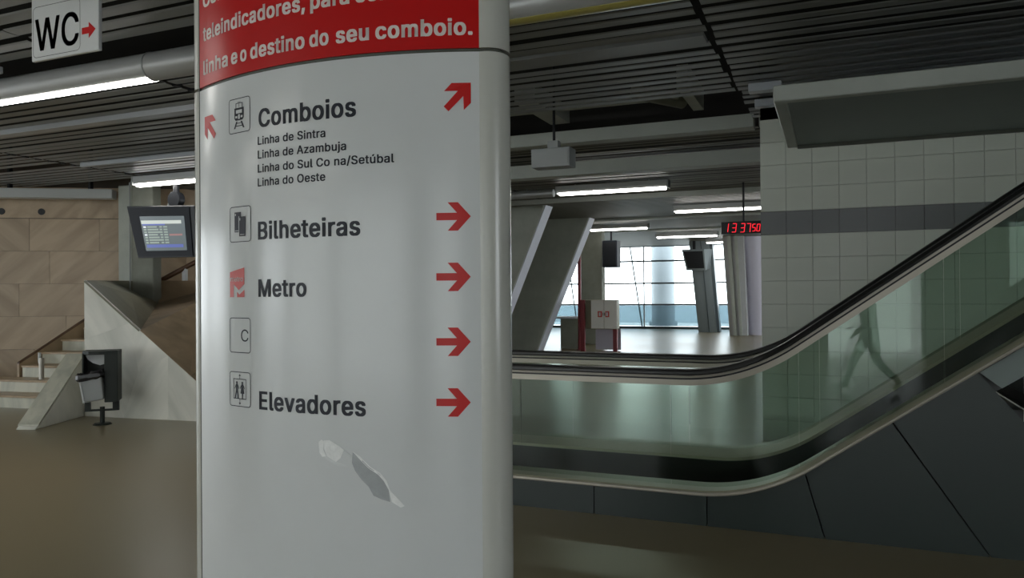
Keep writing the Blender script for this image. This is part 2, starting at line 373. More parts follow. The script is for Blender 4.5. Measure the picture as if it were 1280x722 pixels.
# grey box beam under the ceiling edge
q0 = hit_marble(-60, 262, .55); q1 = hit_marble(143, 249, .55); bz = q1.z
P_ = [q0-wn*.12, q1-wn*.12, q1+wn*.12, q0+wn*.12]
t = G().prism([Vector((p.x, p.y, bz)) for p in P_], [Vector((p.x, p.y, bz+.17)) for p in P_]).mk('trim_2', 'pale', bevel=.01); struct(t, 'pale grey box beam under the ceiling edge above the staircase', 'beam')
for f_ in (.35, .85): p = q0.lerp(q1, f_); struct(G().box(p.x-.03, p.x+.03, p.y-.03, p.y+.03, bz+.17, 4.25).mk('trim_3', 'black'))

# ------------------------------------------------------------------ staircase
AZ = math.radians(9); ex = Vector((math.cos(AZ), math.sin(AZ), 0)); ey = Vector((-math.sin(AZ), math.cos(AZ), 0))
O = onZ(60, 511, 0)
def sp(x, y, z): return O + ex*x + ey*y + Vector((0, 0, z))
st = thing('staircase', 'pale marble staircase with brown treads climbing beside the brown wall', 'stairs', O)
RISE, GO = .18, .34
leftx = [-3.6, -3.6, -1.16, -1.14, -1.1, -.98, -.92, -.86, -.80, -.74]
for k in range(10):
    z0, z1 = RISE*k, RISE*(k+1); x0 = leftx[k]; x1 = .62 if k < 2 else .5 if k > 6 else 1.0 if k > 3 else .75
    x1 = min(x1, 1.0-.838*(GO*(k+.5)+.1))      # the wedge's side cuts across the flight
    if x1 < x0+.06: continue
    s_ = G().box(x0, x1, GO*k, GO*k+.34 if k < 9 else GO*k+.34, 0 if k < 1 else z0-.02, z1-.03, R=lambda p: sp(*p)).mk('riser_block', 'marble_step', st)
    G().box(x0, x1, GO*k-.03, GO*(k+1)+.0, z1-.03, z1, R=lambda p: sp(*p)).mk('tread', 'tread', st, bevel=.004)
# left string wall with dark capping line
a, b = onZ(63, 427, .95), None
yl = [GO*2, GO*10]
L0, L1 = sp(-1.2, GO*2-.05, .36), sp(-.70, GO*10, 1.85)
sw = G()
lo = [sp(-1.2, GO*2-.02, 0), sp(-1.24, GO*2-.02, 0), sp(-.98, 2.2, 0), sp(-.94, 2.2, 0)]
hi = [sp(-1.2, GO*2-.02, .56), sp(-1.24, GO*2-.02, .56), sp(-.98, 2.2, 1.44), sp(-.94, 2.2, 1.44)]
sw.prism(lo, hi); sw.mk('string_wall', 'marble_slope', st)
cp = [p+Vector((0, 0, .025)) for p in hi]; G().prism(hi, cp).mk('string_capping', 'wood', st)
# low sloping parapet at the right of the stairs
q0 = onZ(45, 536.5, 0); q1 = onZ(106, 519.5, 0); pd = (q1-q0).normalized(); pn = Vector((pd.y, -pd.x, 0))*-1; pl = (q1-q0).length
def pp(s, w, z): return q0+pd*s+pn*w+Vector((0, 0, z))
prof = [(-.02, 0), (pl+.02, 0), (pl+.02, .82), (.10, .05), (.02, .03)]
par = thing('stair_parapet', 'low sloping pale marble parapet beside the bottom steps', 'parapet', q0)
G().prism([pp(s, 0, z) for s, z in prof], [pp(s, .24, z) for s, z in prof]).mk('parapet_body', 'marble_w', par, bevel=.006)
c0 = [pp(s, w, z) for s, w, z in ((.04, -.006, .035), (pl, -.006, .815), (pl, .246, .815), (.04, .246, .035))]
G().prism(c0, [p+Vector((0, 0, .02)) for p in c0]).mk('capping', 'marble_step', par)
# stub post on the stairs
b = onZ(52, 489, .18)
t = thing('rail_post', 'short steel rail post standing on the lower steps', 'post', b)
G().cyl(b, b+Vector((0, 0, .5)), .035, n=16).mk('post', 'steel', t, smooth=True)
G().cyl(b+Vector((-.04, 0, .42)), b+Vector((-.04, 0, .58)), .02, n=12).mk('bracket', 'pale', t, smooth=True)
G().cyl(b, b+Vector((0, 0, .012)), .06, n=16).mk('foot_plate', 'steel', t)

# ------------------------------------------------------------------ white marble wedge with its brown sloping top
FA = onZ(106, 520, 0); FB = onZ(242, 526, 0); fd = (FB-FA).normalized(); fn = Vector((fd.y, -fd.x, 0))
def onface(px, py):
    d = ray(px, py); t_ = (FA-CP).dot(fn)/d.dot(fn); return CP+d*t_
A = onface(106, 350); B = onface(242, 473); E_ = A + (B-A)*(A.z/(A.z-B.z))
def fl0(p): return Vector((p.x, p.y, 0))
def atd(px, py, d_): return CP+ray(px, py)*d_      # point at distance d_ along the view axis
Mm = A+(B-A)*.52; Kk = atd(198, 378, 13.4); Qq = atd(138, 350.5, 13.5); Nn = atd(198, 350.5, 13.85); Cc = atd(300, 350.5, 14.1)
wedge = thing('marble_wedge', 'white marble triangular wall with brown marble slope behind the litter bin', 'wall', FA)
inn = -fn*.034-Vector((0, 0, .034))
tops_ = [p+inn for p in (A, Mm, E_, Cc, Nn, Qq, Kk)]; base_ = [fl0(p) for p in tops_[:6]]
G().add(tops_+base_, [(0, 1, 6), (0, 6, 5), (5, 6, 4), (1, 2, 3), (1, 3, 6), (6, 3, 4)]+[(i, (i+1) % 6, 7+(i+1) % 6, 7+i) for i in range(6)]).mk('core', 'joint', wedge)
G().add([A+inn*.9, Qq, fl0(Qq), fl0(A)], [(0, 1, 2, 3)]).mk('side_face', 'marble_w', wedge)
# face slabs: polygons in face coordinates (s along the floor, z)
sA = 0; sE = (fl0(E_)-FA).length; hA = A.z
top = lambda s: hA*(1-s/sE)
Va, Vb, Vc, Vd, Ve, Vf, Vg, Vh, Vi, Vj, Vk = (0, 0), (.62, 0), (0, 1.02), (.86, .61), (.75, top(.75)), (1.32, 0), (1.32, top(1.32)), (2.0, 0), (2.0, top(2.0)), (sE, 0), (0, hA)
polys = [[Va, Vb, Vc], [Vc, Ve, Vk], [Vc, Vb, Vd, Ve], [Vb, Vf, Vg, Vd], [Vd, Vg, Ve], [Vf, Vh, Vi, Vg], [Vh, Vj, Vi]]
for P in polys:
    cx = sum(p[0] for p in P)/len(P); cz = sum(p[1] for p in P)/len(P)
    Q = [(s+(cx-s)*.0015, z+(cz-z)*.0015) for s, z in P]
    fr = [FA+fd*s+Vector((0, 0, z))+fn*.0 for s, z in Q]; bk = [p-fn*.035 for p in fr]
    G().prism(fr, bk).mk('face_slab', 'marble_w', wedge)
# sloping top: two dark facets left of the crease, brown ones right of it
def slab(P, m):
    c = sum(P, Vector())/3; n_ = (P[1]-P[0]).cross(P[2]-P[0]).normalized(); n_ = n_ if n_.z > 0 else -n_
    Q = [p+(c-p)*.004 for p in P]; G().prism([p+n_*.0 for p in Q], [p-n_*.025 for p in Q]).mk('slope_slab', m, wedge)
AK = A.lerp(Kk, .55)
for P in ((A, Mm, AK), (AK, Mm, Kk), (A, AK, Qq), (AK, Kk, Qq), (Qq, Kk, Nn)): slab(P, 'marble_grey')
ME = Mm.lerp(E_, .5); MC = Mm.lerp(Cc, .5); EC = E_.lerp(Cc, .5)
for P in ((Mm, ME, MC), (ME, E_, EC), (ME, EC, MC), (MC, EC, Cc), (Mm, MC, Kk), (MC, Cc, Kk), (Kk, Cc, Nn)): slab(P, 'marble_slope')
# concrete column pair on the slope
c0 = atd(165, 377, 13.4); c1 = atd(197, 377, 13.4); c2 = atd(148, 356, 13.7); c3 = atd(167, 356, 13.7)
t = thing('concrete_column', 'rough grey-green concrete column rising from the brown marble slope', 'column', c0)
def col(a, b, dep, name, m):
    dr = Vector((math.cos(math.radians(10)), math.sin(math.radians(10)), 0)); nn = Vector((-dr.y, dr.x, 0)); z0 = min(a.z, b.z)-.02
    wdt = abs((b-a).dot(CR))/dr.dot(CR); P = [a, a+dr*wdt, a+dr*wdt+nn*dep, a+nn*dep]
    g = G().prism([Vector((p.x, p.y, z0)) for p in P], [Vector((p.x, p.y, 3.59)) for p in P]); return g.mk(name, m, t, bevel=.012)
dx = Vector((1, .02, 0))
col(c0, c1-CR*.03, .22, 'front_shaft', 'concrete')
col(c2, c3, .12, 'rear_shaft', 'concrete_g')
G().cyl(c0+Vector((-.02, -.02, -.05)), Vector((c0.x-.02, c0.y-.02, 3.6)), .012, n=8).mk('conduit', 'grey', t)
# hand rail on the landing
h0 = onZ(196, 353, 1.86); h0 = hit_marble(200, 351, .5); h1 = hit_marble(262, 318, .5)
t = thing('stair_handrail', 'dark wooden handrail climbing on the brown marble wall', 'handrail', h0)
G().cyl(h0, h1, .045, n=12).mk('rail', 'wood', t, smooth=True)
hp = hit_marble(231, 334, .5); G().box(hp.x-.04, hp.x+.04, hp.y-.03, hp.y+.03, 1.8, hp.z-.02).mk('post', 'pale', t)

# ------------------------------------------------------------------ litter bin
bb = onZ(128, 530, 0)
t = thing('litter_bin', 'dark metal litter bin with tilted grey bucket before the white marble', 'bin', bb)
bdir = Vector((.66, -.75, 0)).normalized(); bside = Vector((-bdir.y, bdir.x, 0))   # facing camera; side points right
def bp(x, y, z): return bb + bside*x - bdir*y*-1*-1 + Vector((0, 0, z)) if False else bb + bside*x + bdir*(-y) + Vector((0, 0, z))
R = lambda p: bp(p.x, p.y, p.z)
G().cyl(bb, bb+Vector((0, 0, .02)), .11, .09, n=24).mk('base_plate', 'dgreen', t, smooth=True)
G().cyl(bb+Vector((0, 0, .02)), bb+Vector((0, 0, .22)), .028, n=16).mk('pole', 'dgreen', t, smooth=True)
br = G().box(-.19, .19, -.03, .03, .17, .19, R).box(-.19, -.13, -.03, .03, .19, .32, R).box(.12, .19, -.03, .03, .19, .32, R); br.mk('bracket', 'dgreen', t)
sh = G().box(.05, .20, -.16, .14, .29, .92, R)
sh.mk('side_panel', 'dgreen', t, bevel=.006)
G().box(-.20, -.185, -.12, .14, .45, .90, R).mk('side_panel', 'dgreen', t)
G().box(-.185, .05, .12, .14, .32, .90, R).mk('back_panel', 'dgreen', t)
# curved hood
ring = lambda z0, z1: None
hood = G()
arc = [math.radians(200+i*14) for i in range(11)]
hood.prism([R(Vector((x, y, .885))) for x, y in ((-.2, .14), (-.2, -.1), (-.12, -.17), (.0, -.18), (.2, -.16), (.2, .14))], [R(Vector((x, y, .925))) for x, y in ((-.2, .14), (-.2, -.1), (-.12, -.17), (.0, -.18), (.2, -.16), (.2, .14))])
hood.mk('hood', 'dgreen', t)
# pale curved plate inside
pl_ = [(-.18, .87), (.05, .87), (.05, .76), (-.02, .74), (-.10, .77), (-.16, .82)]
G().prism([R(Vector((x, -.02, z))) for x, z in pl_], [R(Vector((x, .0, z))) for x, z in pl_]).mk('inner_plate', 'pale', t)
# tilted bucket
def bucket(p): # tilt forward to the left
    a = math.radians(9); x = p.x*math.cos(a)+p.z*-math.sin(a); z = p.x*math.sin(a)+p.z*math.cos(a)
    return bp(x-.045, p.y, z+.32)
bk = G(); h = .30
lo = [Vector((x, y, 0)) for x, y in ((-.115, -.22), (.10, -.22), (.10, .02), (-.115, .02))]; hi = [Vector((x, y, h)) for x, y in ((-.13, -.26), (.125, -.26), (.125, .02), (-.13, .02))]
bk.prism([bucket(p) for p in lo], [bucket(p) for p in hi]); bk.mk('bucket', 'grey', t, bevel=.012)
G().box(-.122, -.105, -.262, -.25, 0, h, lambda p: bucket(p)).mk('bucket_rib', 'pale', t)
bag = G(); rr = []
for zz, off in ((h-.03, .01), (h+.0, .025), (h+.035, .02), (h+.06, .0), (h+.02, -.03)):
    ringp = []
    for i in range(28):
        q = 2*math.pi*i/28; cx, cy = math.cos(q), math.sin(q)
        k = 1/max(abs(cx), abs(cy)); x = cx*k*(.13+off); y = -.12+cy*k*(.14+off)
        ringp.append(bucket(Vector((x, y, zz+random.uniform(-.012, .012)))))
    rr.append(ringp)
bag.loft(rr).mk('bin_bag', 'bag', t, smooth=False)

# ------------------------------------------------------------------ departures monitor
mc = onY(200, 290, 7.0)
MY = 9.2
def my(px, py, o=0): return onY(px, py, MY+o)
tl, trr, brr, bl = my(158, 257.5), my(243, 256.5), my(240, 321), my(165, 322.5)
t = thing('departures_monitor', 'black departures monitor hung in front of the concrete column', 'monitor', (tl+brr)/2)
sh_ = Vector((0, .12, 0))
fr = [tl, trr, brr+sh_, bl+sh_]; bk = [tl+Vector((.10, .36, -.02)), trr+Vector((-.06, .36, -.02)), brr+Vector((-.1, .34, .12)), bl+Vector((.12, .34, .12))]
G().prism(fr, bk).mk('case', 'black', t, bevel=.01)
def mq(u, v, o): # bilinear on the front
    a = fr[0].lerp(fr[1], u); b = fr[3].lerp(fr[2], u); p = a.lerp(b, v); return p+Vector((0, -o, 0))
def mbox(u0, u1, v0, v1, o0, o1, name, m, root): return G().prism([mq(u0, v0, o0), mq(u1, v0, o0), mq(u1, v1, o0), mq(u0, v1, o0)], [mq(u0, v0, o1), mq(u1, v0, o1), mq(u1, v1, o1), mq(u0, v1, o1)]).mk(name, m, root)
mbox(.02, .93, .03, .97, -.002, .012, 'bezel', 'bezel', t)
for nm, c, e in (('scr_dark', (.06, .09, .10), .55), ('scr_head', (.62, .68, .62), .62), ('scr_blue', (.05, .09, .42), .6), ('scr_row', (.28, .36, .30), .6), ('scr_red', (.40, .16, .15), .5), ('scr_white', (.75, .8, .85), .7)):
    M[nm] = mat(nm, (.01, .01, .01), .2, emit=c, estr=e)
sc_ = mbox(.18, .85, .20, .86, .012, .016, 'screen', 'scr_dark', t)
def sb(u0, u1, v0, v1, m): mbox(u0, u1, v0, v1, .016, .018, 'screen_band', m, sc_)
sb(.19, .80, .28, .345, 'scr_head'); sb(.20, .55, .345, .375, 'scr_blue'); sb(.21, .80, .74, .80, 'scr_blue')
for k, v in enumerate((.39, .44, .49, .54, .59, .64, .69)):
    sb(.21, .25, v, v+.03, 'scr_white' if k in (0, 3) else 'scr_row'); sb(.27, .42+.02*(k % 3), v, v+.028, 'scr_row'); sb(.46, .50, v, v+.028, 'scr_row'); sb(.52, .58, v, v+.028, 'scr_row')
sb(.60, .80, .54, .575, 'scr_red')
pt = my(207, 257)+Vector((0, .2, 0))
G().box(pt.x-.18, pt.x+.20, pt.y-.07, pt.y+.07, pt.z-.05, pt.z+.02).mk('mount_plate', 'black', t)
G().cyl(pt+Vector((.02, -.06, .12)), pt+Vector((.02, .06, .12)), .13, n=18).mk('swivel', 'black', t, smooth=True)
G().cyl(pt+Vector((.02, 0, .1)), (pt.x+.02, pt.y, ZC-.002), .05, n=12).mk('hanger', 'black', t, smooth=True)
G().cyl(pt+Vector((-.16, 0, 0)), pt+Vector((-.07, .0, .25)), .02, n=10).mk('cable', 'grey', t, smooth=True)

# ------------------------------------------------------------------ text helpers
# letter outlines of a plain sans: advance, vertices, triangles (thousandths of the type size)
GL = {'/':(249,"235 533 71 -76 14 -76 178 533","2 0 3 2 1 0"),
'A':(480,"16 0 201 509 276 509 463 0 395 0 287 302 280 323 272 346 264 372 255 402 244 438 232 478 245 478 233 437 222 402 213 371 204 345 197 322 191 302 85 0 110 142 110 199 370 199 370 142","0 11 1 11 2 1 11 12 2 12 3 2 0 21 11 21 13 11 13 10 11 13 10 12 10 22 12 22 3 12 9 22 10 21 14 13 8 22 9 21 15 14 7 22 8 21 16 15 6 22 7 21 17 16 5 22 6 21 18 17 21 20 18 20 19 18 4 23 5 23 22 5 0 20 21 20 22 21 20 23 22 23 3 22 0 19 20 4 3 23"),
'C':(510,"267 -7 225 -3 186 7 150 25 119 49 92 79 70 115 53 157 44 203 40 254 44 305 53 352 70 393 92 429 119 459 150 484 186 501 225 512 267 516 293 514 317 511 340 504 362 496 383 485 402 471 419 456 435 438 448 418 459 397 467 373 473 348 408 348 404 365 397 380 389 395 380 407 369 418 357 428 344 437 330 444 315 449 300 453 284 455 267 456 237 453 209 445 184 432 161 414 141 391 125 364 113 332 106 295 103 254 106 213 113 177 125 145 141 117 161 94 184 76 210 63 237 56 267 53 284 54 300 56 315 60 330 65 344 72 357 81 369 90 380 102 389 114 397 128 404 144 408 160 473 160 467 135 459 112 448 91 435 71 420 53 402 38 383 24 363 13 341 5 317 -2 293 -6","17 19 18 17 20 19 16 20 17 16 21 20 16 22 21 15 22 16 15 23 22 15 24 23 14 24 15 14 25 24 13 44 14 44 43 14 43 25 14 42 25 43 42 26 25 41 26 42 13 45 44 40 26 41 39 26 40 13 46 45 38 26 39 38 27 26 37 27 38 13 47 46 12 47 13 36 27 37 35 27 36 35 28 27 12 48 47 34 28 35 34 29 28 33 29 34 11 48 12 11 49 48 32 29 33 32 30 29 31 30 32 11 50 49 10 50 11 10 51 50 9 51 10 9 52 51 8 52 9 8 53 52 8 54 53 7 54 8 7 55 54 72 74 73 72 75 74 6 55 7 6 56 55 71 75 72 71 76 75 70 76 71 6 57 56 5 57 6 69 76 70 69 77 76 68 77 69 5 58 57 68 78 77 67 78 68 66 78 67 4 58 5 4 59 58 65 78 66 65 79 78 64 79 65 4 60 59 63 79 64 62 79 63 4 61 60 61 79 62 61 80 79 4 80 61 3 80 4 3 81 80 2 81 3 2 82 81 2 83 82 1 83 2 1 84 83 1 85 84 0 85 1"),
'L':(393,"60 0 60 509 125 509 125 57 361 57 361 0","0 2 1 0 3 2 0 4 3 0 5 4"),
'O':(533,"267 -7 225 -3 186 7 150 25 119 49 92 79 70 115 53 157 44 203 40 254 44 305 53 352 70 393 92 429 119 459 150 484 186 501 225 512 267 516 309 512 348 501 384 484 415 459 442 429 464 393 480 352 490 305 493 254 490 203 480 157 464 115 442 79 415 49 384 25 348 7 309 -3 267 53 296 55 324 63 349 76 372 94 392 116 408 144 420 176 428 213 430 254 428 295 420 332 408 365 392 392 372 415 349 433 324 446 296 453 267 456 237 453 210 445 184 433 161 415 142 392 125 364 113 332 106 295 103 254 106 213 113 176 125 144 142 117 161 94 184 76 210 63 237 55","17 19 18 16 19 17 16 20 19 15 20 16 15 21 20 14 21 15 14 22 21 13 55 14 55 54 14 54 22 14 54 53 22 53 23 22 52 23 53 13 56 55 51 23 52 13 57 56 50 23 51 13 58 57 50 24 23 12 58 13 49 24 50 12 59 58 11 59 12 49 25 24 48 25 49 11 60 59 47 25 48 11 61 60 10 61 11 47 26 25 46 26 47 10 62 61 9 62 10 46 27 26 45 27 46 9 63 62 8 63 9 8 64 63 44 27 45 44 28 27 8 65 64 43 28 44 7 65 8 43 29 28 7 66 65 42 29 43 6 66 7 42 30 29 6 67 66 41 30 42 6 68 67 40 30 41 5 68 6 40 31 30 5 69 68 39 31 40 39 32 31 4 69 5 4 70 69 38 32 39 4 71 70 37 32 38 4 36 71 36 32 37 4 32 36 4 33 32 3 33 4 2 33 3 2 34 33 1 34 2 1 35 34 1 0 35"),
'S':(447,"224 -9 188 -7 156 -1 128 9 102 23 81 40 64 60 51 83 42 109 38 137 104 137 108 118 114 102 123 88 136 76 150 66 166 59 185 53 204 50 224 49 246 50 267 54 286 60 303 69 317 79 329 92 338 106 344 122 346 139 344 154 340 168 332 179 322 189 310 197 296 205 280 211 263 217 245 222 184 239 145 253 112 269 86 289 67 313 56 341 52 372 54 400 62 425 75 448 92 468 113 484 138 498 165 508 195 514 227 516 259 514 289 508 316 498 340 484 360 468 377 449 390 427 398 403 401 378 337 378 332 402 320 421 302 437 280 449 254 456 225 459 204 457 185 454 167 448 152 440 139 430 129 418 121 405 117 391 115 376 117 359 122 345 131 334 142 324 155 315 169 308 184 302 198 297 212 293 264 279 279 275 295 270 312 264 328 256 344 248 359 238 372 226 384 213 395 198 402 180 407 161 408 139 406 112 399 87 386 64 370 43 349 25 323 11 294 0 261 -7","52 54 53 51 54 52 51 55 54 50 55 51 50 56 55 49 56 50 49 57 56 48 57 49 48 58 57 48 59 58 47 70 48 70 69 48 69 59 48 68 59 69 47 71 70 67 59 68 47 72 71 66 59 67 66 60 59 46 72 47 46 73 72 46 74 73 65 60 66 46 75 74 65 61 60 45 75 46 64 61 65 45 76 75 45 77 76 64 62 61 63 62 64 44 77 45 44 78 77 44 79 78 43 79 44 43 80 79 43 81 80 42 81 43 42 82 81 42 83 82 42 84 83 41 84 42 41 85 84 41 86 85 41 87 86 41 88 87 40 88 41 40 89 88 40 90 89 40 91 90 39 91 40 39 92 91 39 93 92 38 93 39 38 94 93 37 94 38 37 95 94 37 96 95 36 96 37 35 96 36 35 97 96 34 97 35 33 97 34 33 98 97 32 98 33 31 98 32 31 99 98 30 99 31 29 99 30 29 100 99 28 100 29 27 100 28 27 101 100 8 10 9 8 11 10 26 101 27 8 12 11 26 102 101 7 12 8 25 102 26 7 13 12 24 102 25 7 14 13 24 103 102 6 14 7 23 103 24 6 15 14 22 103 23 6 16 15 22 104 103 21 104 22 5 16 6 5 17 16 20 104 21 5 18 17 19 104 20 5 19 18 5 104 19 5 105 104 4 105 5 4 106 105 3 106 4 3 107 106 2 107 3 2 108 107 1 108 2 1 0 108"),
'a':(389,"160 -9 137 -7 115 -3 94 5 76 15 60 29 48 45 38 63 32 84 30 108 32 128 36 146 43 161 53 174 64 184 78 193 92 200 108 206 125 211 143 214 161 217 178 220 200 223 218 225 234 227 247 229 257 231 265 235 271 240 274 246 276 255 276 257 275 272 272 285 267 297 260 307 251 315 240 322 227 327 212 330 196 331 178 330 163 327 149 322 137 316 127 309 118 301 110 292 104 283 100 274 41 291 51 313 64 331 79 346 95 358 114 368 133 375 153 380 173 383 194 384 208 384 223 382 239 379 255 375 271 369 286 360 300 350 312 336 322 320 330 301 335 278 337 251 337 0 277 0 277 52 272 52 267 43 260 34 252 25 242 16 229 8 215 1 199 -4 181 -7 170 45 192 47 211 51 228 59 242 68 254 80 263 93 270 108 274 122 276 138 276 190 272 187 267 184 259 182 251 180 241 178 231 176 221 174 210 173 200 171 191 170 182 169 175 168 161 166 147 163 134 159 122 153 112 147 103 139 97 130 93 118 92 105 93 93 96 82 102 72 109 64 119 57 130 52 142 48 156 46","58 60 59 58 61 60 57 61 58 57 62 61 56 62 57 56 63 62 55 63 56 55 64 63 55 65 64 54 65 55 54 66 65 53 66 54 53 67 66 52 67 53 52 40 67 40 39 67 39 68 67 51 41 52 41 40 52 51 42 41 38 68 39 51 43 42 37 68 38 51 44 43 36 68 37 36 69 68 51 45 44 35 69 36 50 45 51 50 46 45 34 69 35 34 70 69 50 47 46 33 70 34 50 48 47 49 48 50 32 70 33 32 71 70 31 71 32 30 71 31 29 71 30 29 72 71 28 72 29 27 72 28 26 94 27 94 72 27 25 94 26 24 94 25 23 94 24 22 94 23 21 94 22 20 94 21 19 94 20 18 94 19 17 94 18 16 94 17 15 94 16 14 94 15 14 95 94 93 72 94 14 96 95 14 97 96 13 97 14 13 98 97 13 99 98 13 100 99 13 101 100 13 102 101 12 102 13 12 103 102 12 104 103 12 105 104 12 106 105 12 107 106 12 108 107 12 109 108 11 109 12 11 110 109 11 111 110 11 112 111 10 112 11 10 113 112 92 72 93 10 114 113 9 114 10 91 72 92 9 115 114 8 115 9 90 72 91 8 116 115 89 72 90 8 117 116 7 117 8 7 118 117 88 74 89 74 72 89 7 119 118 87 74 88 7 120 119 6 120 7 86 75 87 75 74 87 6 121 120 6 122 121 86 76 75 73 72 74 85 76 86 6 123 122 84 76 85 6 84 123 6 76 84 5 76 6 5 77 76 5 78 77 4 78 5 4 79 78 4 80 79 3 80 4 3 81 80 2 81 3 2 82 81 1 82 2 1 83 82 0 83 1"),
'b':(424,"229 -8 208 -7 189 -3 172 4 159 12 147 21 138 31 130 41 123 50 118 59 112 59 112 0 53 0 53 509 114 509 114 319 118 319 123 327 130 336 137 346 147 355 158 364 171 373 188 379 207 383 229 384 259 382 287 374 313 361 335 342 354 320 370 293 381 261 388 227 390 189 388 151 381 116 370 84 355 57 336 34 313 16 288 3 260 -6 220 47 242 49 262 55 279 66 294 80 306 97 316 117 323 139 327 163 328 189 327 215 323 239 316 261 307 281 295 298 280 311 262 322 243 328 220 330 198 328 178 322 161 312 147 299 134 282 125 263 118 241 114 216 113 189 114 162 118 138 125 115 135 95 147 78 162 65 179 55 198 49","12 14 13 12 15 14 24 26 25 23 26 24 23 27 26 22 27 23 22 28 27 21 28 22 20 28 21 20 29 28 19 29 20 18 29 19 18 61 29 61 30 29 17 61 18 17 62 61 60 30 61 17 63 62 59 30 60 16 63 17 16 64 63 58 30 59 58 31 30 12 16 15 12 68 16 68 67 16 67 66 16 66 65 16 65 64 16 57 31 58 56 31 57 56 32 31 55 32 56 55 33 32 54 33 55 12 69 68 53 33 54 53 34 33 12 70 69 52 34 53 12 71 70 51 34 52 51 35 34 50 35 51 12 72 71 50 36 35 49 36 50 12 73 72 48 36 49 48 37 36 12 74 73 47 37 48 12 10 74 10 75 74 47 38 37 46 38 47 10 76 75 45 38 46 10 9 76 9 77 76 12 11 10 8 77 9 45 39 38 44 39 45 8 78 77 7 78 8 43 39 44 7 43 78 7 39 43 6 39 7 6 40 39 5 40 6 4 40 5 4 41 40 3 41 4 2 41 3 2 42 41 1 42 2 1 0 42"),
'd':(424,"195 -8 165 -6 137 3 111 16 89 34 70 57 55 84 43 116 36 151 34 189 36 227 43 261 55 293 70 320 89 342 112 361 137 374 165 382 196 384 218 383 237 379 253 373 267 364 278 355 287 346 295 336 301 327 306 319 311 319 311 509 372 509 372 0 313 0 313 59 307 59 301 50 295 41 287 31 277 21 266 12 252 4 236 -3 217 -7 205 47 226 49 246 55 263 65 278 78 290 95 299 115 306 138 310 162 312 189 310 216 306 241 300 263 290 282 278 299 263 312 246 322 227 328 205 330 182 328 162 322 145 311 130 298 118 281 108 261 102 239 98 215 96 189 98 163 102 139 109 117 118 97 130 80 145 66 162 55 182 49","28 30 29 28 31 30 17 19 18 17 20 19 16 20 17 16 21 20 15 21 16 15 22 21 15 23 22 14 23 15 14 24 23 14 25 24 13 61 14 61 25 14 61 26 25 13 62 61 60 26 61 59 26 60 13 63 62 59 27 26 58 27 59 13 64 63 12 64 13 58 28 27 58 57 28 57 56 28 56 55 28 55 54 28 54 31 28 12 65 64 12 66 65 11 66 12 11 67 66 10 67 11 10 68 67 53 31 54 10 69 68 9 69 10 52 31 53 9 70 69 9 71 70 51 31 52 8 71 9 8 72 71 50 31 51 7 72 8 7 73 72 49 31 50 7 74 73 6 74 7 48 31 49 6 75 74 47 33 48 33 31 48 5 75 6 5 76 75 46 33 47 5 77 76 45 34 46 34 33 46 45 35 34 32 31 33 4 77 5 4 78 77 44 35 45 44 36 35 4 43 78 43 36 44 4 36 43 4 37 36 3 37 4 3 38 37 3 39 38 2 39 3 2 40 39 2 41 40 1 41 2 1 42 41 0 42 1"),
'e':(404,"212 -8 177 -5 145 3 117 16 92 35 72 58 56 85 44 116 37 150 34 187 36 224 44 258 55 290 71 317 91 340 115 359 142 373 172 382 205 384 226 383 246 380 266 374 285 366 303 355 319 341 334 324 347 305 357 282 365 256 370 227 371 194 371 169 75 169 75 221 338 221 310 202 308 226 304 248 298 269 288 286 277 301 263 314 246 323 227 328 205 330 183 328 164 323 146 313 131 301 119 286 109 270 102 251 97 231 96 211 96 178 98 151 102 127 110 106 121 88 135 73 151 61 169 53 190 48 212 46 227 47 241 49 254 53 265 58 276 65 285 73 294 82 300 93 306 105 365 91 358 72 348 55 335 39 320 26 302 14 283 4 261 -3 237 -7","17 19 18 17 20 19 16 20 17 16 21 20 16 22 21 15 22 16 15 23 22 14 23 15 14 24 23 14 25 24 13 45 14 45 44 14 44 25 14 43 25 44 42 25 43 13 46 45 42 26 25 41 26 42 13 47 46 12 47 13 40 26 41 12 48 47 40 27 26 39 27 40 12 49 48 11 49 12 11 50 49 38 27 39 38 28 27 11 51 50 37 28 38 10 51 11 37 29 28 10 52 51 36 29 37 10 33 52 33 53 52 36 34 29 34 30 29 35 34 36 9 33 10 9 32 33 53 34 33 53 30 34 54 30 53 54 31 30 8 32 9 55 31 54 8 31 32 8 55 31 8 56 55 7 56 8 7 57 56 6 57 7 6 58 57 71 73 72 70 73 71 70 74 73 6 59 58 5 59 6 69 74 70 5 60 59 68 74 69 68 75 74 67 75 68 5 61 60 66 75 67 4 61 5 66 76 75 4 62 61 65 76 66 64 76 65 4 63 62 63 76 64 4 76 63 4 77 76 3 77 4 3 78 77 2 78 3 2 79 78 2 80 79 1 80 2 1 81 80 0 81 1"),
'h':(410,"114 227 114 0 53 0 53 509 114 509 114 287 102 287 116 319 132 344 152 362 175 374 200 382 227 384 252 383 275 377 295 369 313 356 328 340 341 321 350 298 355 271 357 240 357 0 296 0 296 235 293 263 286 286 273 304 256 318 235 326 210 329 192 328 176 324 161 317 147 308 136 297 126 283 119 266 115 248","2 4 3 2 6 4 6 5 4 11 13 12 11 14 13 10 14 11 10 15 14 9 15 10 9 16 15 8 16 9 8 17 16 7 31 8 31 17 8 31 30 17 30 18 17 29 18 30 7 32 31 28 18 29 7 33 32 28 19 18 6 33 7 27 19 28 6 34 33 6 35 34 26 19 27 26 20 19 6 36 35 2 37 6 37 36 6 25 20 26 25 21 20 2 38 37 24 21 25 2 0 38 24 22 21 23 22 24 2 1 0"),
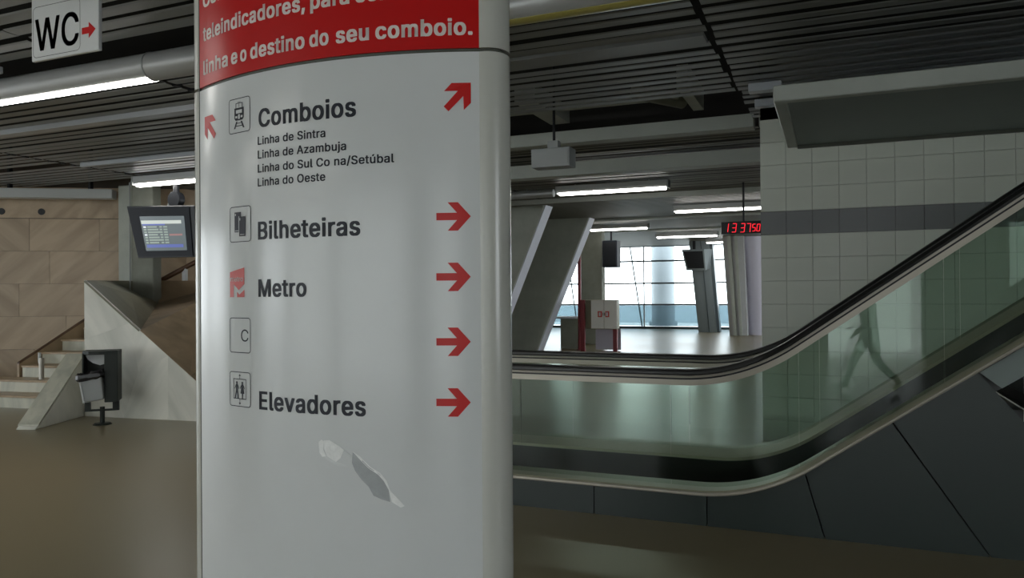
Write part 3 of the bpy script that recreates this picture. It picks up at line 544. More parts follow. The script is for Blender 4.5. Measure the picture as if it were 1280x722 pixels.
'i':(167,"84 443 73 444 63 448 54 455 47 463 43 472 41 483 43 494 47 504 54 512 63 518 73 522 84 524 95 522 105 518 114 512 121 504 125 494 126 483 125 472 121 463 114 455 105 448 95 444 53 0 53 379 114 379 114 0","24 26 25 24 27 26 11 13 12 10 13 11 10 14 13 9 14 10 9 15 14 8 15 9 8 16 15 7 16 8 7 17 16 6 17 7 6 18 17 5 18 6 5 19 18 4 19 5 4 20 19 3 20 4 3 21 20 2 21 3 2 22 21 1 22 2 1 23 22 0 23 1"),
'j':(167,"83 443 72 444 62 448 53 455 47 463 42 472 41 483 42 494 47 504 53 512 62 518 72 522 83 524 95 522 105 518 114 512 120 504 125 494 126 483 125 472 120 463 114 455 105 448 95 444 53 379 114 379 114 -30 112 -52 108 -72 102 -90 92 -106 80 -119 65 -129 47 -137 27 -141 4 -143 -10 -143 -10 -87 2 -87 18 -85 31 -80 40 -72 47 -61 51 -46 53 -29","44 25 24 44 26 25 43 26 44 43 27 26 42 27 43 42 28 27 41 28 42 40 28 41 40 29 28 39 29 40 38 29 39 36 38 37 36 29 38 36 30 29 36 31 30 36 32 31 36 33 32 36 34 33 36 35 34 11 13 12 10 13 11 10 14 13 9 14 10 9 15 14 8 15 9 8 16 15 7 16 8 7 17 16 6 17 7 6 18 17 5 18 6 5 19 18 4 19 5 4 20 19 3 20 4 3 21 20 2 21 3 2 22 21 1 22 2 1 23 22 0 23 1"),
'l':(189,"139 -2 112 0 91 8 74 20 62 37 55 59 53 84 53 509 114 509 114 99 114 83 117 71 120 62 126 57 135 53 146 52 152 52 157 52 160 53 164 53 167 54 170 54 181 3 175 1 169 0 162 -1 154 -2 147 -2","6 8 7 6 9 8 6 10 9 5 10 6 5 11 10 5 12 11 5 13 12 4 13 5 4 14 13 20 22 21 19 22 20 18 22 19 4 15 14 17 22 18 16 22 17 15 22 16 4 22 15 3 22 4 2 22 3 1 22 2 1 23 22 1 24 23 1 25 24 0 25 1 0 26 25 0 27 26"),
'm':(610,"53 0 53 379 112 379 112 295 108 295 114 314 122 331 132 346 144 358 158 368 172 376 187 382 203 385 219 386 245 383 268 375 287 361 303 342 314 320 321 295 312 295 318 312 326 329 337 343 350 356 364 366 381 375 398 381 417 385 437 386 458 385 478 380 497 372 514 361 529 346 541 328 550 307 555 283 557 255 557 0 496 0 496 254 493 279 485 298 473 313 456 323 438 329 419 330 402 329 387 326 374 320 363 312 353 302 345 290 340 277 336 263 335 247 335 0 274 0 274 260 272 280 265 297 253 311 238 322 220 328 199 330 185 329 171 326 158 320 145 312 135 302 126 289 119 274 115 257 114 238 114 0","12 14 13 28 30 29 11 14 12 27 30 28 27 31 30 11 15 14 10 15 11 26 31 27 26 32 31 0 2 1 0 4 2 4 3 2 9 15 10 25 32 26 9 16 15 25 33 32 8 16 9 24 33 25 8 17 16 24 34 33 7 17 8 23 34 24 23 35 34 6 17 7 22 47 23 47 35 23 6 65 17 65 18 17 5 66 6 66 65 6 64 18 65 22 48 47 46 35 47 5 67 66 22 49 48 21 49 22 45 35 46 45 36 35 63 18 64 5 68 67 21 50 49 44 36 45 62 18 63 5 69 68 62 19 18 21 51 50 4 69 5 43 36 44 20 51 21 4 70 69 20 52 51 61 19 62 43 37 36 20 53 52 4 71 70 42 37 43 60 20 61 20 19 61 0 72 4 72 71 4 60 53 20 60 54 53 42 38 37 59 54 60 41 38 42 59 55 54 0 73 72 59 56 55 58 56 59 0 74 73 41 39 38 40 39 41 58 57 56 0 75 74"),
'n':(410,"114 227 114 0 53 0 53 379 112 379 112 287 102 287 116 319 132 344 152 362 175 374 200 382 227 384 252 383 275 377 295 369 313 356 328 340 341 321 350 298 355 271 357 240 357 0 296 0 296 235 293 263 286 286 273 304 256 318 235 326 210 329 192 328 176 324 161 317 147 308 136 297 126 283 119 266 115 248","11 13 12 11 14 13 10 14 11 2 4 3 2 6 4 6 5 4 10 15 14 9 15 10 9 16 15 8 16 9 8 17 16 7 31 8 31 17 8 31 30 17 30 18 17 29 18 30 7 32 31 28 18 29 7 33 32 28 19 18 6 33 7 27 19 28 6 34 33 6 35 34 26 19 27 26 20 19 6 36 35 2 37 6 37 36 6 25 20 26 25 21 20 2 38 37 24 21 25 2 0 38 24 22 21 23 22 24 2 1 0"),
'o':(415,"207 -8 174 -5 144 3 117 16 93 35 72 58 56 85 44 116 37 150 34 187 37 225 44 260 56 291 72 318 93 341 117 360 144 374 174 382 207 384 241 382 271 374 299 360 323 341 343 318 359 291 371 260 379 225 381 187 379 150 371 116 359 85 343 58 323 35 299 16 271 3 241 -5 207 46 231 49 252 55 270 66 285 80 298 97 307 117 314 139 318 163 319 187 318 212 314 236 307 258 298 278 285 296 270 310 252 321 231 328 207 330 184 328 163 321 145 310 130 296 118 278 108 258 102 236 98 212 96 187 98 163 102 139 108 117 118 97 130 80 145 66 163 55 184 49","17 19 18 16 19 17 16 20 19 15 20 16 15 21 20 14 21 15 14 22 21 13 22 14 13 54 22 54 23 22 13 55 54 53 23 54 13 56 55 52 23 53 13 57 56 51 23 52 12 57 13 51 24 23 12 58 57 50 24 51 12 59 58 49 24 50 11 59 12 49 25 24 11 60 59 48 25 49 10 60 11 48 26 25 10 61 60 47 26 48 10 62 61 46 26 47 46 27 26 9 62 10 9 63 62 45 27 46 8 63 9 8 64 63 44 27 45 44 28 27 8 65 64 43 28 44 43 29 28 7 65 8 7 66 65 42 29 43 7 67 66 41 29 42 6 67 7 41 30 29 6 68 67 40 30 41 5 68 6 40 31 30 5 69 68 39 31 40 5 70 69 38 31 39 4 70 5 38 32 31 4 71 70 37 32 38 4 36 71 36 32 37 4 32 36 3 32 4 3 33 32 2 33 3 2 34 33 1 34 2 1 35 34 0 35 1"),
'r':(259,"53 0 53 379 112 379 112 321 115 321 124 339 137 354 152 367 171 377 191 383 213 385 218 385 223 385 229 384 235 384 240 384 243 384 243 322 241 323 236 324 230 324 223 325 215 326 207 326 190 324 174 321 159 315 146 306 135 296 126 284 119 269 115 254 114 237 114 0","9 11 10 9 12 11 9 13 12 9 14 13 9 15 14 9 16 15 9 17 16 8 17 9 0 2 1 0 3 2 7 17 8 6 17 7 5 19 6 19 18 6 18 17 6 4 23 5 23 22 5 22 21 5 21 20 5 20 19 5 4 24 23 4 25 24 0 4 3 0 31 4 31 30 4 30 29 4 29 28 4 28 27 4 27 26 4 26 25 4 0 32 31 0 33 32"),
's':(365,"182 -8 157 -7 133 -3 112 3 93 12 76 24 62 38 50 54 41 73 36 94 94 107 101 87 111 72 124 60 141 52 160 47 181 45 206 47 227 53 244 62 258 74 265 88 268 103 266 115 262 126 254 136 243 144 229 150 212 155 149 170 118 180 92 192 72 208 58 227 50 249 47 274 49 295 55 314 65 332 79 347 95 360 115 370 137 378 161 383 187 384 212 383 234 379 254 372 271 363 286 352 299 339 309 324 318 308 324 290 268 277 262 291 254 304 243 316 228 325 210 331 187 333 166 331 147 326 131 317 119 305 111 292 109 277 110 264 115 253 124 243 136 235 152 229 172 223 229 209 261 200 287 187 306 171 320 153 328 131 331 107 329 85 323 65 312 47 298 31 281 18 260 6 236 -2 210 -7","43 45 44 43 46 45 42 46 43 42 47 46 41 47 42 41 48 47 40 48 41 40 49 48 39 49 40 39 50 49 38 50 39 38 60 50 60 51 50 38 61 60 59 51 60 37 61 38 37 62 61 58 51 59 37 63 62 57 51 58 57 52 51 37 64 63 56 52 57 36 64 37 56 53 52 36 65 64 55 53 56 35 65 36 35 66 65 54 53 55 35 67 66 34 67 35 34 68 67 34 69 68 33 69 34 33 70 69 33 71 70 33 72 71 32 72 33 32 73 72 32 74 73 31 74 32 31 75 74 30 75 31 30 76 75 29 76 30 29 77 76 28 77 29 27 77 28 27 78 77 26 78 27 25 78 26 24 78 25 24 79 78 23 79 24 22 79 23 9 11 10 22 80 79 21 80 22 8 11 9 20 80 21 8 12 11 20 81 80 19 81 20 7 12 8 7 13 12 19 82 81 18 82 19 7 14 13 6 14 7 17 82 18 6 15 14 16 82 17 16 83 82 6 16 15 6 83 16 5 83 6 5 84 83 4 84 5 4 85 84 3 85 4 3 86 85 2 86 3 2 87 86 1 87 2 1 0 87"),
't':(227,"204 379 204 327 6 327 6 379 65 471 126 471 126 98 127 83 130 70 136 61 144 55 156 51 170 50 175 50 180 50 185 51 191 52 197 53 202 54 213 2 207 0 200 -2 192 -3 184 -3 176 -4 168 -4 138 -1 113 7 92 21 77 41 68 64 65 93","31 5 4 31 6 5 2 0 3 2 1 0 31 7 6 30 7 31 30 8 7 30 9 8 29 9 30 29 10 9 29 11 10 17 19 18 16 19 17 15 19 16 29 12 11 14 19 15 13 19 14 12 19 13 29 19 12 28 19 29 27 19 28 26 19 27 26 20 19 26 21 20 25 21 26 25 22 21 25 23 22 25 24 23"),
'u':(410,"182 -5 158 -3 135 2 115 11 97 23 82 39 69 59 60 82 54 109 53 139 53 379 114 379 114 144 116 117 124 94 137 75 154 61 175 53 200 50 218 51 234 55 249 62 263 71 274 83 283 97 290 113 295 132 296 153 296 379 357 379 357 0 298 0 298 92 307 92 294 60 277 35 257 17 234 5 209 -3","9 11 10 9 12 11 27 29 28 27 30 29 26 30 27 9 13 12 8 13 9 25 33 26 33 30 26 8 14 13 24 33 25 7 14 8 23 32 24 32 33 24 7 15 14 23 34 32 34 31 32 34 30 33 22 34 23 6 15 7 6 16 15 21 34 22 20 34 21 6 17 16 20 35 34 31 30 34 5 17 6 19 35 20 5 18 17 18 35 19 5 35 18 4 35 5 4 36 35 3 36 4 3 37 36 2 37 3 2 38 37 1 38 2 1 0 38"),
'z':(380,"42 0 42 46 254 320 254 323 48 323 48 379 333 379 333 331 126 60 126 56 339 56 339 0","4 6 5 4 7 6 4 3 7 3 2 7 2 8 7 1 8 2 1 9 8 1 10 9 1 11 10 0 11 1"),
'ú':(410,"178 429 226 529 294 529 228 429 182 -5 158 -3 135 2 115 11 97 23 82 39 69 59 60 82 54 109 53 139 53 379 114 379 114 144 116 117 124 94 137 75 154 61 175 53 200 50 218 51 234 55 249 62 263 71 274 83 283 97 290 113 295 132 296 153 296 379 357 379 357 0 298 0 298 92 307 92 294 60 277 35 257 17 234 5 209 -3","13 15 14 13 16 15 31 33 32 31 34 33 30 34 31 13 17 16 12 17 13 29 37 30 37 34 30 12 18 17 28 37 29 11 18 12 27 36 28 36 37 28 11 19 18 27 38 36 38 35 36 38 34 37 26 38 27 10 19 11 10 20 19 25 38 26 24 38 25 10 21 20 24 39 38 35 34 38 9 21 10 23 39 24 9 22 21 22 39 23 9 39 22 8 39 9 8 40 39 7 40 8 7 41 40 6 41 7 6 42 41 5 42 6 5 4 42 0 2 1 0 3 2"),
' ':(188,"",""),
',':(188,"38 -119 68 71 137 71 84 -119","0 2 1 0 3 2"),
'.':(188,"95 -4 83 -3 73 1 63 9 55 18 51 29 50 41 51 53 55 64 63 73 73 81 83 85 95 87 107 85 118 81 128 73 135 64 140 53 141 41 140 29 135 18 128 9 118 1 107 -3","11 13 12 10 13 11 10 14 13 10 15 14 9 15 10 8 15 9 8 16 15 7 16 8 7 17 16 6 17 7 6 18 17 5 18 6 5 19 18 4 19 5 4 20 19 3 20 4 3 21 20 2 21 3 2 22 21 1 22 2 1 23 22 0 23 1"),
'B':(456,"60 0 60 509 241 509 274 507 304 501 329 491 350 477 367 461 381 442 390 421 396 398 398 374 397 353 393 336 387 320 378 307 368 295 356 286 343 278 329 272 315 267 315 262 331 260 347 254 363 245 378 234 391 220 402 203 411 184 416 161 418 136 416 111 410 88 400 67 386 48 368 31 344 18 317 8 284 2 247 0 125 57 245 57 281 60 309 67 330 80 344 96 353 115 355 137 354 153 350 169 342 184 333 197 320 209 306 218 289 225 269 229 248 231 125 231 125 285 238 285 256 287 273 290 288 296 302 304 314 314 323 326 330 340 335 355 336 372 333 393 326 412 313 429 294 442 270 449 240 452 125 452","0 75 1 75 2 1 75 3 2 75 4 3 75 5 4 75 6 5 75 7 6 75 74 7 74 8 7 0 58 75 73 8 74 72 8 73 72 9 8 71 9 72 70 9 71 70 10 9 69 10 70 69 11 10 68 11 69 68 12 11 67 12 68 66 12 67 66 13 12 65 13 66 65 14 13 64 14 65 64 15 14 63 15 64 63 16 15 62 16 63 61 16 62 61 17 16 60 17 61 59 17 60 59 18 17 0 57 58 57 59 58 57 18 59 57 19 18 57 20 19 57 21 20 57 22 21 57 23 22 57 24 23 57 25 24 57 56 25 56 55 25 55 26 25 0 40 57 54 26 55 53 26 54 53 27 26 52 27 53 51 27 52 51 28 27 50 28 51 49 28 50 49 29 28 48 29 49 48 30 29 47 30 48 46 30 47 46 31 30 45 31 46 45 32 31 44 32 45 44 33 32 43 33 44 42 33 43 42 34 33 41 34 42 0 41 40 0 34 41 0 35 34 0 36 35 0 37 36 0 38 37 0 39 38"),
'E':(419,"60 0 60 509 372 509 372 452 125 452 125 286 355 286 355 229 125 229 125 57 375 57 375 0","0 4 1 4 2 1 4 3 2 0 5 4 0 8 5 8 6 5 8 7 6 0 9 8 0 10 9 0 11 10"),
'M':(628,"60 0 60 509 152 509 277 187 280 179 284 170 287 159 291 147 295 135 299 123 303 110 307 97 311 84 315 71 319 60 322 49 307 49 311 59 314 71 318 83 322 95 326 108 330 121 334 134 338 146 342 158 346 169 349 179 352 187 476 509 568 509 568 0 504 0 504 291 504 302 504 314 504 327 505 340 505 354 505 369 505 383 506 398 506 413 506 428 507 443 507 457 513 457 508 441 503 425 498 409 492 393 487 378 482 363 477 348 472 335 467 322 463 310 459 300 456 291 342 0 286 0 170 291 167 300 163 310 159 321 155 333 150 347 145 361 140 376 134 392 129 408 124 424 118 441 112 457 119 457 119 444 120 430 120 416 120 401 121 386 121 372 121 357 121 342 122 328 122 315 122 302 122 291 122 0","0 73 1 73 2 1 73 74 2 74 3 2 28 45 29 45 30 29 45 46 30 46 31 30 0 72 73 75 3 74 28 44 45 47 31 46 76 3 75 28 48 44 48 43 44 48 43 47 43 31 47 0 76 72 76 71 72 0 77 76 71 3 76 42 31 43 28 49 48 70 3 71 0 78 77 41 31 42 28 50 49 69 3 70 0 79 78 40 31 41 28 51 50 68 3 69 0 80 79 39 31 40 28 52 51 67 3 68 0 81 80 38 31 39 28 53 52 66 3 67 0 82 81 37 31 38 28 54 53 65 3 66 0 83 82 36 31 37 28 55 54 64 3 65 0 84 83 35 31 36 28 56 55 63 3 64 0 85 84 34 31 35 28 57 56 62 3 63 0 86 85 33 31 34 28 58 57 61 3 62 0 87 86 60 3 61 28 59 58 32 31 33 60 4 3 27 59 28 60 5 4 26 59 27 60 6 5 25 59 26 60 7 6 24 59 25 60 8 7 23 59 24 60 9 8 22 59 23 60 10 9 21 59 22 60 11 10 20 59 21 60 12 11 19 59 20 60 18 12 18 13 12 18 13 19 13 59 19 14 59 13 60 17 18 15 59 14 60 16 17 60 15 16 60 59 15"),
'W':(686,"155 0 16 509 82 509 163 196 167 179 172 162 175 145 179 128 183 111 187 94 190 76 194 58 197 40 189 40 193 58 196 76 200 94 203 111 207 128 211 145 215 162 220 179 224 196 306 509 380 509 462 196 466 179 470 162 474 145 478 128 482 111 486 94 490 76 494 58 497 40 488 40 492 58 495 76 499 94 503 111 506 128 510 145 515 162 519 179 523 196 603 509 670 509 530 0 455 0 368 323 362 345 357 368 351 391 346 417 341 445 336 475 350 475 345 446 340 420 335 395 330 371 324 347 318 323 230 0","0 2 1 0 3 2 22 55 23 55 24 23 55 56 24 56 25 24 44 46 45 44 47 46 22 54 55 57 25 56 58 53 57 53 25 57 22 58 54 58 53 54 22 59 58 52 25 53 22 60 59 51 25 52 22 61 60 50 25 51 22 62 61 49 25 50 22 63 62 48 25 49 0 4 3 21 63 22 48 26 25 43 47 44 0 5 4 20 63 21 48 27 26 42 47 43 0 6 5 19 63 20 48 28 27 41 47 42 0 7 6 18 63 19 48 29 28 40 47 41 0 8 7 17 63 18 48 30 29 39 47 40 0 9 8 16 63 17 48 31 30 38 47 39 0 10 9 15 63 16 48 32 31 37 47 38 0 14 10 14 11 10 48 36 32 36 33 32 14 11 15 11 63 15 36 33 37 33 47 37 12 63 11 34 47 33 0 13 14 48 35 36 0 12 13 0 63 12 48 34 35 48 47 34"),
'c':(396,"207 -8 174 -5 144 3 117 16 93 35 72 58 56 85 44 116 37 150 34 187 37 225 44 260 56 291 72 318 93 341 117 360 144 374 174 382 207 384 226 384 243 381 260 377 276 371 291 364 305 356 318 346 330 335 340 322 349 308 356 293 362 277 303 262 300 272 295 281 290 289 284 297 278 304 270 311 261 316 252 321 242 325 231 328 220 329 207 330 184 328 163 321 145 310 130 296 118 278 108 258 102 236 98 212 96 187 98 163 102 139 108 117 118 97 130 80 145 66 163 55 184 49 207 46 220 47 232 49 243 52 253 55 262 60 271 66 279 73 285 80 292 89 297 98 301 107 304 117 363 102 357 86 350 70 341 56 331 43 319 32 306 21 292 12 277 5 261 -1 244 -5 226 -7","17 19 18 17 20 19 16 20 17 16 21 20 16 22 21 15 22 16 15 23 22 15 24 23 14 24 15 14 25 24 14 26 25 13 43 14 43 26 14 43 42 26 42 27 26 13 44 43 41 27 42 13 45 44 40 27 41 39 27 40 39 28 27 13 46 45 38 28 39 12 46 13 37 28 38 36 28 37 12 47 46 36 29 28 35 29 36 34 29 35 12 48 47 34 30 29 11 48 12 33 30 34 32 30 33 11 49 48 32 31 30 10 49 11 10 50 49 10 51 50 9 51 10 9 52 51 8 52 9 8 53 52 8 54 53 7 54 8 7 55 54 7 56 55 72 74 73 6 56 7 71 74 72 71 75 74 70 75 71 6 57 56 69 75 70 69 76 75 5 57 6 5 58 57 68 76 69 67 76 68 67 77 76 66 77 67 5 59 58 65 77 66 4 59 5 65 78 77 64 78 65 4 60 59 63 78 64 62 78 63 4 61 60 61 78 62 4 78 61 4 79 78 3 79 4 3 80 79 3 81 80 2 81 3 2 82 81 2 83 82 1 83 2 1 84 83 1 85 84 0 85 1"),
'f':(254,"228 379 228 327 6 327 6 379 81 0 81 432 82 452 87 470 96 486 107 499 120 510 135 519 152 525 169 529 187 530 201 530 212 529 222 527 231 525 238 523 243 521 227 468 224 470 220 471 215 472 209 473 202 474 195 474 178 472 164 468 154 460 147 449 143 435 142 419 142 0","13 15 14 13 16 15 12 16 13 12 17 16 12 18 17 11 18 12 11 19 18 11 20 19 11 21 20 10 21 11 9 23 10 23 22 10 22 21 10 8 25 9 25 24 9 24 23 9 7 27 8 27 26 8 26 25 8 7 28 27 7 29 28 6 29 7 6 30 29 6 31 30 5 31 6 5 32 31 5 33 32 4 33 5 4 34 33 2 0 3 2 1 0"),
'p':(424,"53 -143 53 379 112 379 112 319 118 319 123 327 130 336 137 346 147 355 158 364 171 373 188 379 207 383 229 384 259 382 287 374 313 361 335 342 354 320 370 293 381 261 388 227 390 189 388 151 381 116 370 84 355 57 336 34 313 16 288 3 260 -6 229 -8 208 -7 189 -3 173 4 159 12 147 21 138 31 130 41 124 50 118 59 114 59 114 -143 220 47 242 49 262 55 279 66 294 80 306 97 316 117 323 139 327 163 328 189 327 215 323 239 316 261 307 281 295 298 280 311 262 322 243 328 220 330 198 328 178 322 161 312 147 299 134 282 125 263 118 241 114 216 113 189 114 162 118 138 125 115 135 95 147 78 162 65 179 55 198 49","12 14 13 11 14 12 11 15 14 0 2 1 0 3 2 10 15 11 10 16 15 9 16 10 8 16 9 8 17 16 7 17 8 6 17 7 6 61 17 61 18 17 5 61 6 5 62 61 60 18 61 5 63 62 59 18 60 4 63 5 4 64 63 58 18 59 58 19 18 0 4 3 0 68 4 68 67 4 67 66 4 66 65 4 65 64 4 57 19 58 56 19 57 56 20 19 55 20 56 55 21 20 54 21 55 0 69 68 53 21 54 53 22 21 0 70 69 52 22 53 0 71 70 51 22 52 51 23 22 50 23 51 0 72 71 50 24 23 49 24 50 0 73 72 48 24 49 48 25 24 0 41 73 41 74 73 47 25 48 41 75 74 47 26 25 46 26 47 41 76 75 45 26 46 41 40 76 40 77 76 0 42 41 39 77 40 45 27 26 44 27 45 39 78 77 38 78 39 43 27 44 38 43 78 38 27 43 37 27 38 37 28 27 36 28 37 35 28 36 35 29 28 34 29 35 33 29 34 33 30 29 32 30 33 32 31 30"),
'v':(389,"163 0 17 379 84 379 165 155 173 132 180 110 187 87 193 64 199 42 206 21 184 21 191 42 197 64 203 87 209 110 216 132 224 155 305 379 371 379 226 0","0 2 1 0 3 2 16 18 17 16 19 18 0 4 3 15 19 16 0 5 4 14 19 15 0 6 5 13 19 14 0 7 6 12 19 13 11 8 12 8 19 12 0 11 7 11 8 7 0 10 11 9 19 8 0 9 10 0 19 9")}
_gc = {}
def glyph(t, c):
    k = c
    if k not in _gc:
        a, v, f = t[c]; v = [int(x) for x in v.split()]; f = [int(x) for x in f.split()]
        _gc[k] = (a/1000, [(v[i]/1000, v[i+1]/1000) for i in range(0, len(v), 2)], [tuple(f[i:i+3]) for i in range(0, len(f), 3)])
    return _gc[k]
def text_raw(body, bold=.0):
    """outlines of a word; bold thickens the strokes by laying the outline down at small shifts"""
    V = []; Fa = []; x = 0; sh = [(0, 0)] if not bold else [(-bold, -bold*.5), (bold, -bold*.5), (-bold, bold*.5), (bold, bold*.5), (0, 0)]
    for c in body:
        a, v, f = glyph(GL, c)
        for dx_, dy_ in sh:
            n = len(V); V += [(p+x+dx_, q+dy_) for p, q in v]; Fa += [tuple(i+n for i in w) for w in f]
        x += a+bold*1.2
    return V, Fa
def capheight(bold):
    v = glyph(GL, 'B')[1]; return (min(p[1] for p in v)-bold*.5, max(p[1] for p in v)+bold*.5)
# ------------------------------------------------------------------ totem sign
TX0, TX1, TY = -1.819, -.852, 1.812; SAG = .098
TR = ((TX1-TX0)/2)**2/(2*SAG)+SAG/2; TCX = (TX0+TX1)/2; TCY = TY-SAG+TR
TA = math.asin((TX1-TX0)/2/TR)
def arcp(s, z, o=0): # s = arc length from the middle
    a = s/TR; return Vector((TCX+(TR+o)*math.sin(a), TCY-(TR+o)*math.cos(a), z))
SM = TA*TR
def arc_hit(px, py):
    d = ray(px, py); ox, oy = -TCX, -TCY
    a = d.x*d.x+d.y*d.y; b = 2*(ox*d.x+oy*d.y); c = ox*ox+oy*oy-TR*TR
    t_ = (-b-math.sqrt(b*b-4*a*c))/2/a; p = CP+d*t_
    return math.atan2(p.x-TCX, TCY-p.y)*TR, p.z
ZS = arc_hit(602, 61.5)[1]      # joint between the red and the white panel
tot = thing('totem_sign', 'tall white station direction totem with red top and dark lettering', 'sign', (TCX, TY+.06, 0))
def panel(z0, z1, name, m, flip=False, th=.02):
    n_ = 40; outer = [arcp(-SM+2*SM*i/n_, 0) for i in range(n_+1)]; inner = [arcp(-SM+2*SM*i/n_, 0, -th) for i in range(n_+1)][::-1]
    P = outer+inner
    if flip: P = [Vector((p.x, 2*(TY+.062)-p.y, 0)) for p in P]
    return G().prism([Vector((p.x, p.y, z0)) for p in P], [Vector((p.x, p.y, z1)) for p in P]).mk(name, m, tot, smooth=True)
low = panel(.06, ZS-.006, 'front_panel', 'white'); up = panel(ZS+.004, 3.0, 'upper_panel', 'red')
panel(.06, ZS-.006, 'rear_panel', 'white', True); panel(ZS+.004, 3.0, 'rear_panel', 'white', True)
RT = .062
for X, sg in ((TX0, -1), (TX1, 1)):
    for z0, z1 in ((.06, ZS-.006), (ZS+.004, 3.0)):
        n_ = 24; P = [Vector((X+sg*(RT*1.0)*math.cos(q)*.9, TY+.062+RT*math.sin(q), 0)) for q in [math.pi/2-math.pi*i/n_ for i in range(n_+1)]]
        G().prism([Vector((p.x, p.y, z0)) for p in P], [Vector((p.x, p.y, z1)) for p in P]).mk('edge_post', 'cream', tot, smooth=True)
    # dark line where the panel meets the post
    if sg < 0: G().box(X-.0015, X+.0015, TY-.001, TY+.06, .06, 3.0).mk('edge_seam', 'seam', tot)
core = [arcp(-SM+2*SM*i/40, 0, -.006) for i in range(41)]
core = [p for p in core]+[Vector((TX1+.045, TY+.03, 0)), Vector((TX1+.045, TY+.095, 0)), Vector((TX0-.045, TY+.095, 0)), Vector((TX0-.045, TY+.03, 0))]
G().prism([Vector((p.x, p.y, ZS-.01)) for p in core], [Vector((p.x, p.y, ZS+.01)) for p in core]).mk('joint_band', 'seam', tot)
G().box(TX0-.02, TX1+.02, TY-.06, TY+.19, 0, .06).mk('base_plinth', 'grey', tot)
def curved(name, pts_faces, m, root, o=.0009):
    v, f = pts_faces
    return new(name, [arcp(s, z, o) for s, z in v], f, m, tot_root(root))
def tot_root(r): return r
def text_px(body, px0, py0, px1, cap_m, m, root, bold=.026, name='lettering', vz=None):
    """first glyph's left baseline pixel, last glyph's right pixel; cap height in metres"""
    s0, z0 = arc_hit(px0, py0); s1, _ = arc_hit(px1, py0)
    if vz is not None: z0 = vz
    v, f = text_raw(body, bold); b0, b1 = capheight(bold); x0 = min(p[0] for p in v); x1 = max(p[0] for p in v)
    k = cap_m/(b1-b0); kx = (s1-s0)/(x1-x0)
    return curved(name, ([(s0+(x-x0)*kx, z0+(y-b0)*k) for x, y in v], f), m, root), z0
def poly_px(name, P, m, root, o=.0009):
    v = [arc_hit(*p) for p in P]; return new(name, [arcp(s, z, o) for s, z in v], [tuple(range(len(v)))], m, root)
def poly_sz(name, v, m, root, o=.0009): return new(name, [arcp(s, z, o) for s, z in v], [tuple(range(len(v)))], m, root)
def frame_sz(s0, s1, z0, z1, r, w, m, root, name='icon_frame'):
    def loop(s0, s1, z0, z1, r):
        L_ = []
        for cx, cz, a0 in ((s1-r, z1-r, 0), (s0+r, z1-r, 90), (s0+r, z0+r, 180), (s1-r, z0+r, 270)):
            for i in range(5): q = math.radians(a0+i*22.5); L_.append((cx+r*math.cos(q), cz+r*math.sin(q)))
        return L_
    a = loop(s0, s1, z0, z1, r); b = loop(s0+w, s1-w, z0+w, z1-w, max(r-w, .001)); n_ = len(a)
    return new(name, [arcp(s, z, .0009) for s, z in a+b], [(i, (i+1) % n_, n_+(i+1) % n_, n_+i) for i in range(n_)], m, root)
# red panel lines
CAPR = .0455
s_, zb3 = arc_hit(589, 43.6)
def word(body, px0, px1, zb, py): return text_px(body, px0, py, px1, CAPR*.98, 'whiteprint', up, .03, vz=zb)
for w_, a, b in (('linha', 254.3, 285), ('e', 289, 297), ('o', 300.5, 308.5), ('destino', 313, 381), ('do', 387, 411), ('seu', 420, 461.5), ('comboio.', 469.5, 591)): word(w_, a, b, zb3, 70)
zb2 = zb3+.104
for w_, a, b in (('teleindicadores,', 254, 381.5), ('para', 388, 437), ('confirmar a', 444, 592)): word(w_, a, b, zb2, 20)
for w_, a, b in (('Consulte', 254, 325), ('sempre os', 332, 425)): word(w_, a, b, zb2+.104, 2)
# white panel lines
text_px('Comboios', 323.5, 159.6, 445.3, .0525, 'ink', low)
for b_, x1, y in (('Linha de Sintra', 407, 181.3), ('Linha de Azambuja', 433, 198.6), ('Linha do Sul Co', 412.5, 216), ('Linha do Oeste', 407, 233.2)):
    _, zz = text_px(b_, 322.5, y, x1, .0235, 'ink', low, .020)
    if 'Sul' in b_: text_px('na/Setúbal', 418, y, 493, .0235, 'ink', low, .020, vz=zz)
text_px('Bilheteiras', 322.8, 299.6, 450.6, .0515, 'ink', low)
text_px('Metro', 323.3, 370.9, 383.3, .0505, 'ink', low)
text_px('Elevadores', 324.3, 511.3, 457.5, .0525, 'ink', low)
# arrows
def arrow(cx, cy, k, m='redprint', half=.0):
    s0, zc = arc_hit(545.5, cy); s1, _ = arc_hit(588.5, cy); w = s1-s0; hh = w*.41
    P = [(0, .107), (.60, .107), (.33, .41), (.63, .41), (1, 0), (.63, -.41), (.33, -.41), (.60, -.107), (0, -.107)]
    return poly_sz('arrow', [(s0+x*w, zc+y*w*1.0) for x, y in P], m, low)
for cy in (270.7, 346, 427, 502.6): arrow(0, cy, 1)
P = [(-1.45, 2.12-0), (0, 2.12), (0, .6), (-.54, .07), (-.57, 1.12), (-1.69, 0), (-2.05, .37), (-.97, 1.52), (-2.02, 1.52)]
def diag(px, py, flip, k):
    s0, z0 = arc_hit(px, py); sg = -1 if flip else 1
    return poly_sz('arrow', [(s0+sg*x*k, z0+(y-2.12)*k) for x, y in P], 'redprint', low)
diag(588.5, 103.3, False, .0352); diag(256.2, 146.5, True, .0352)
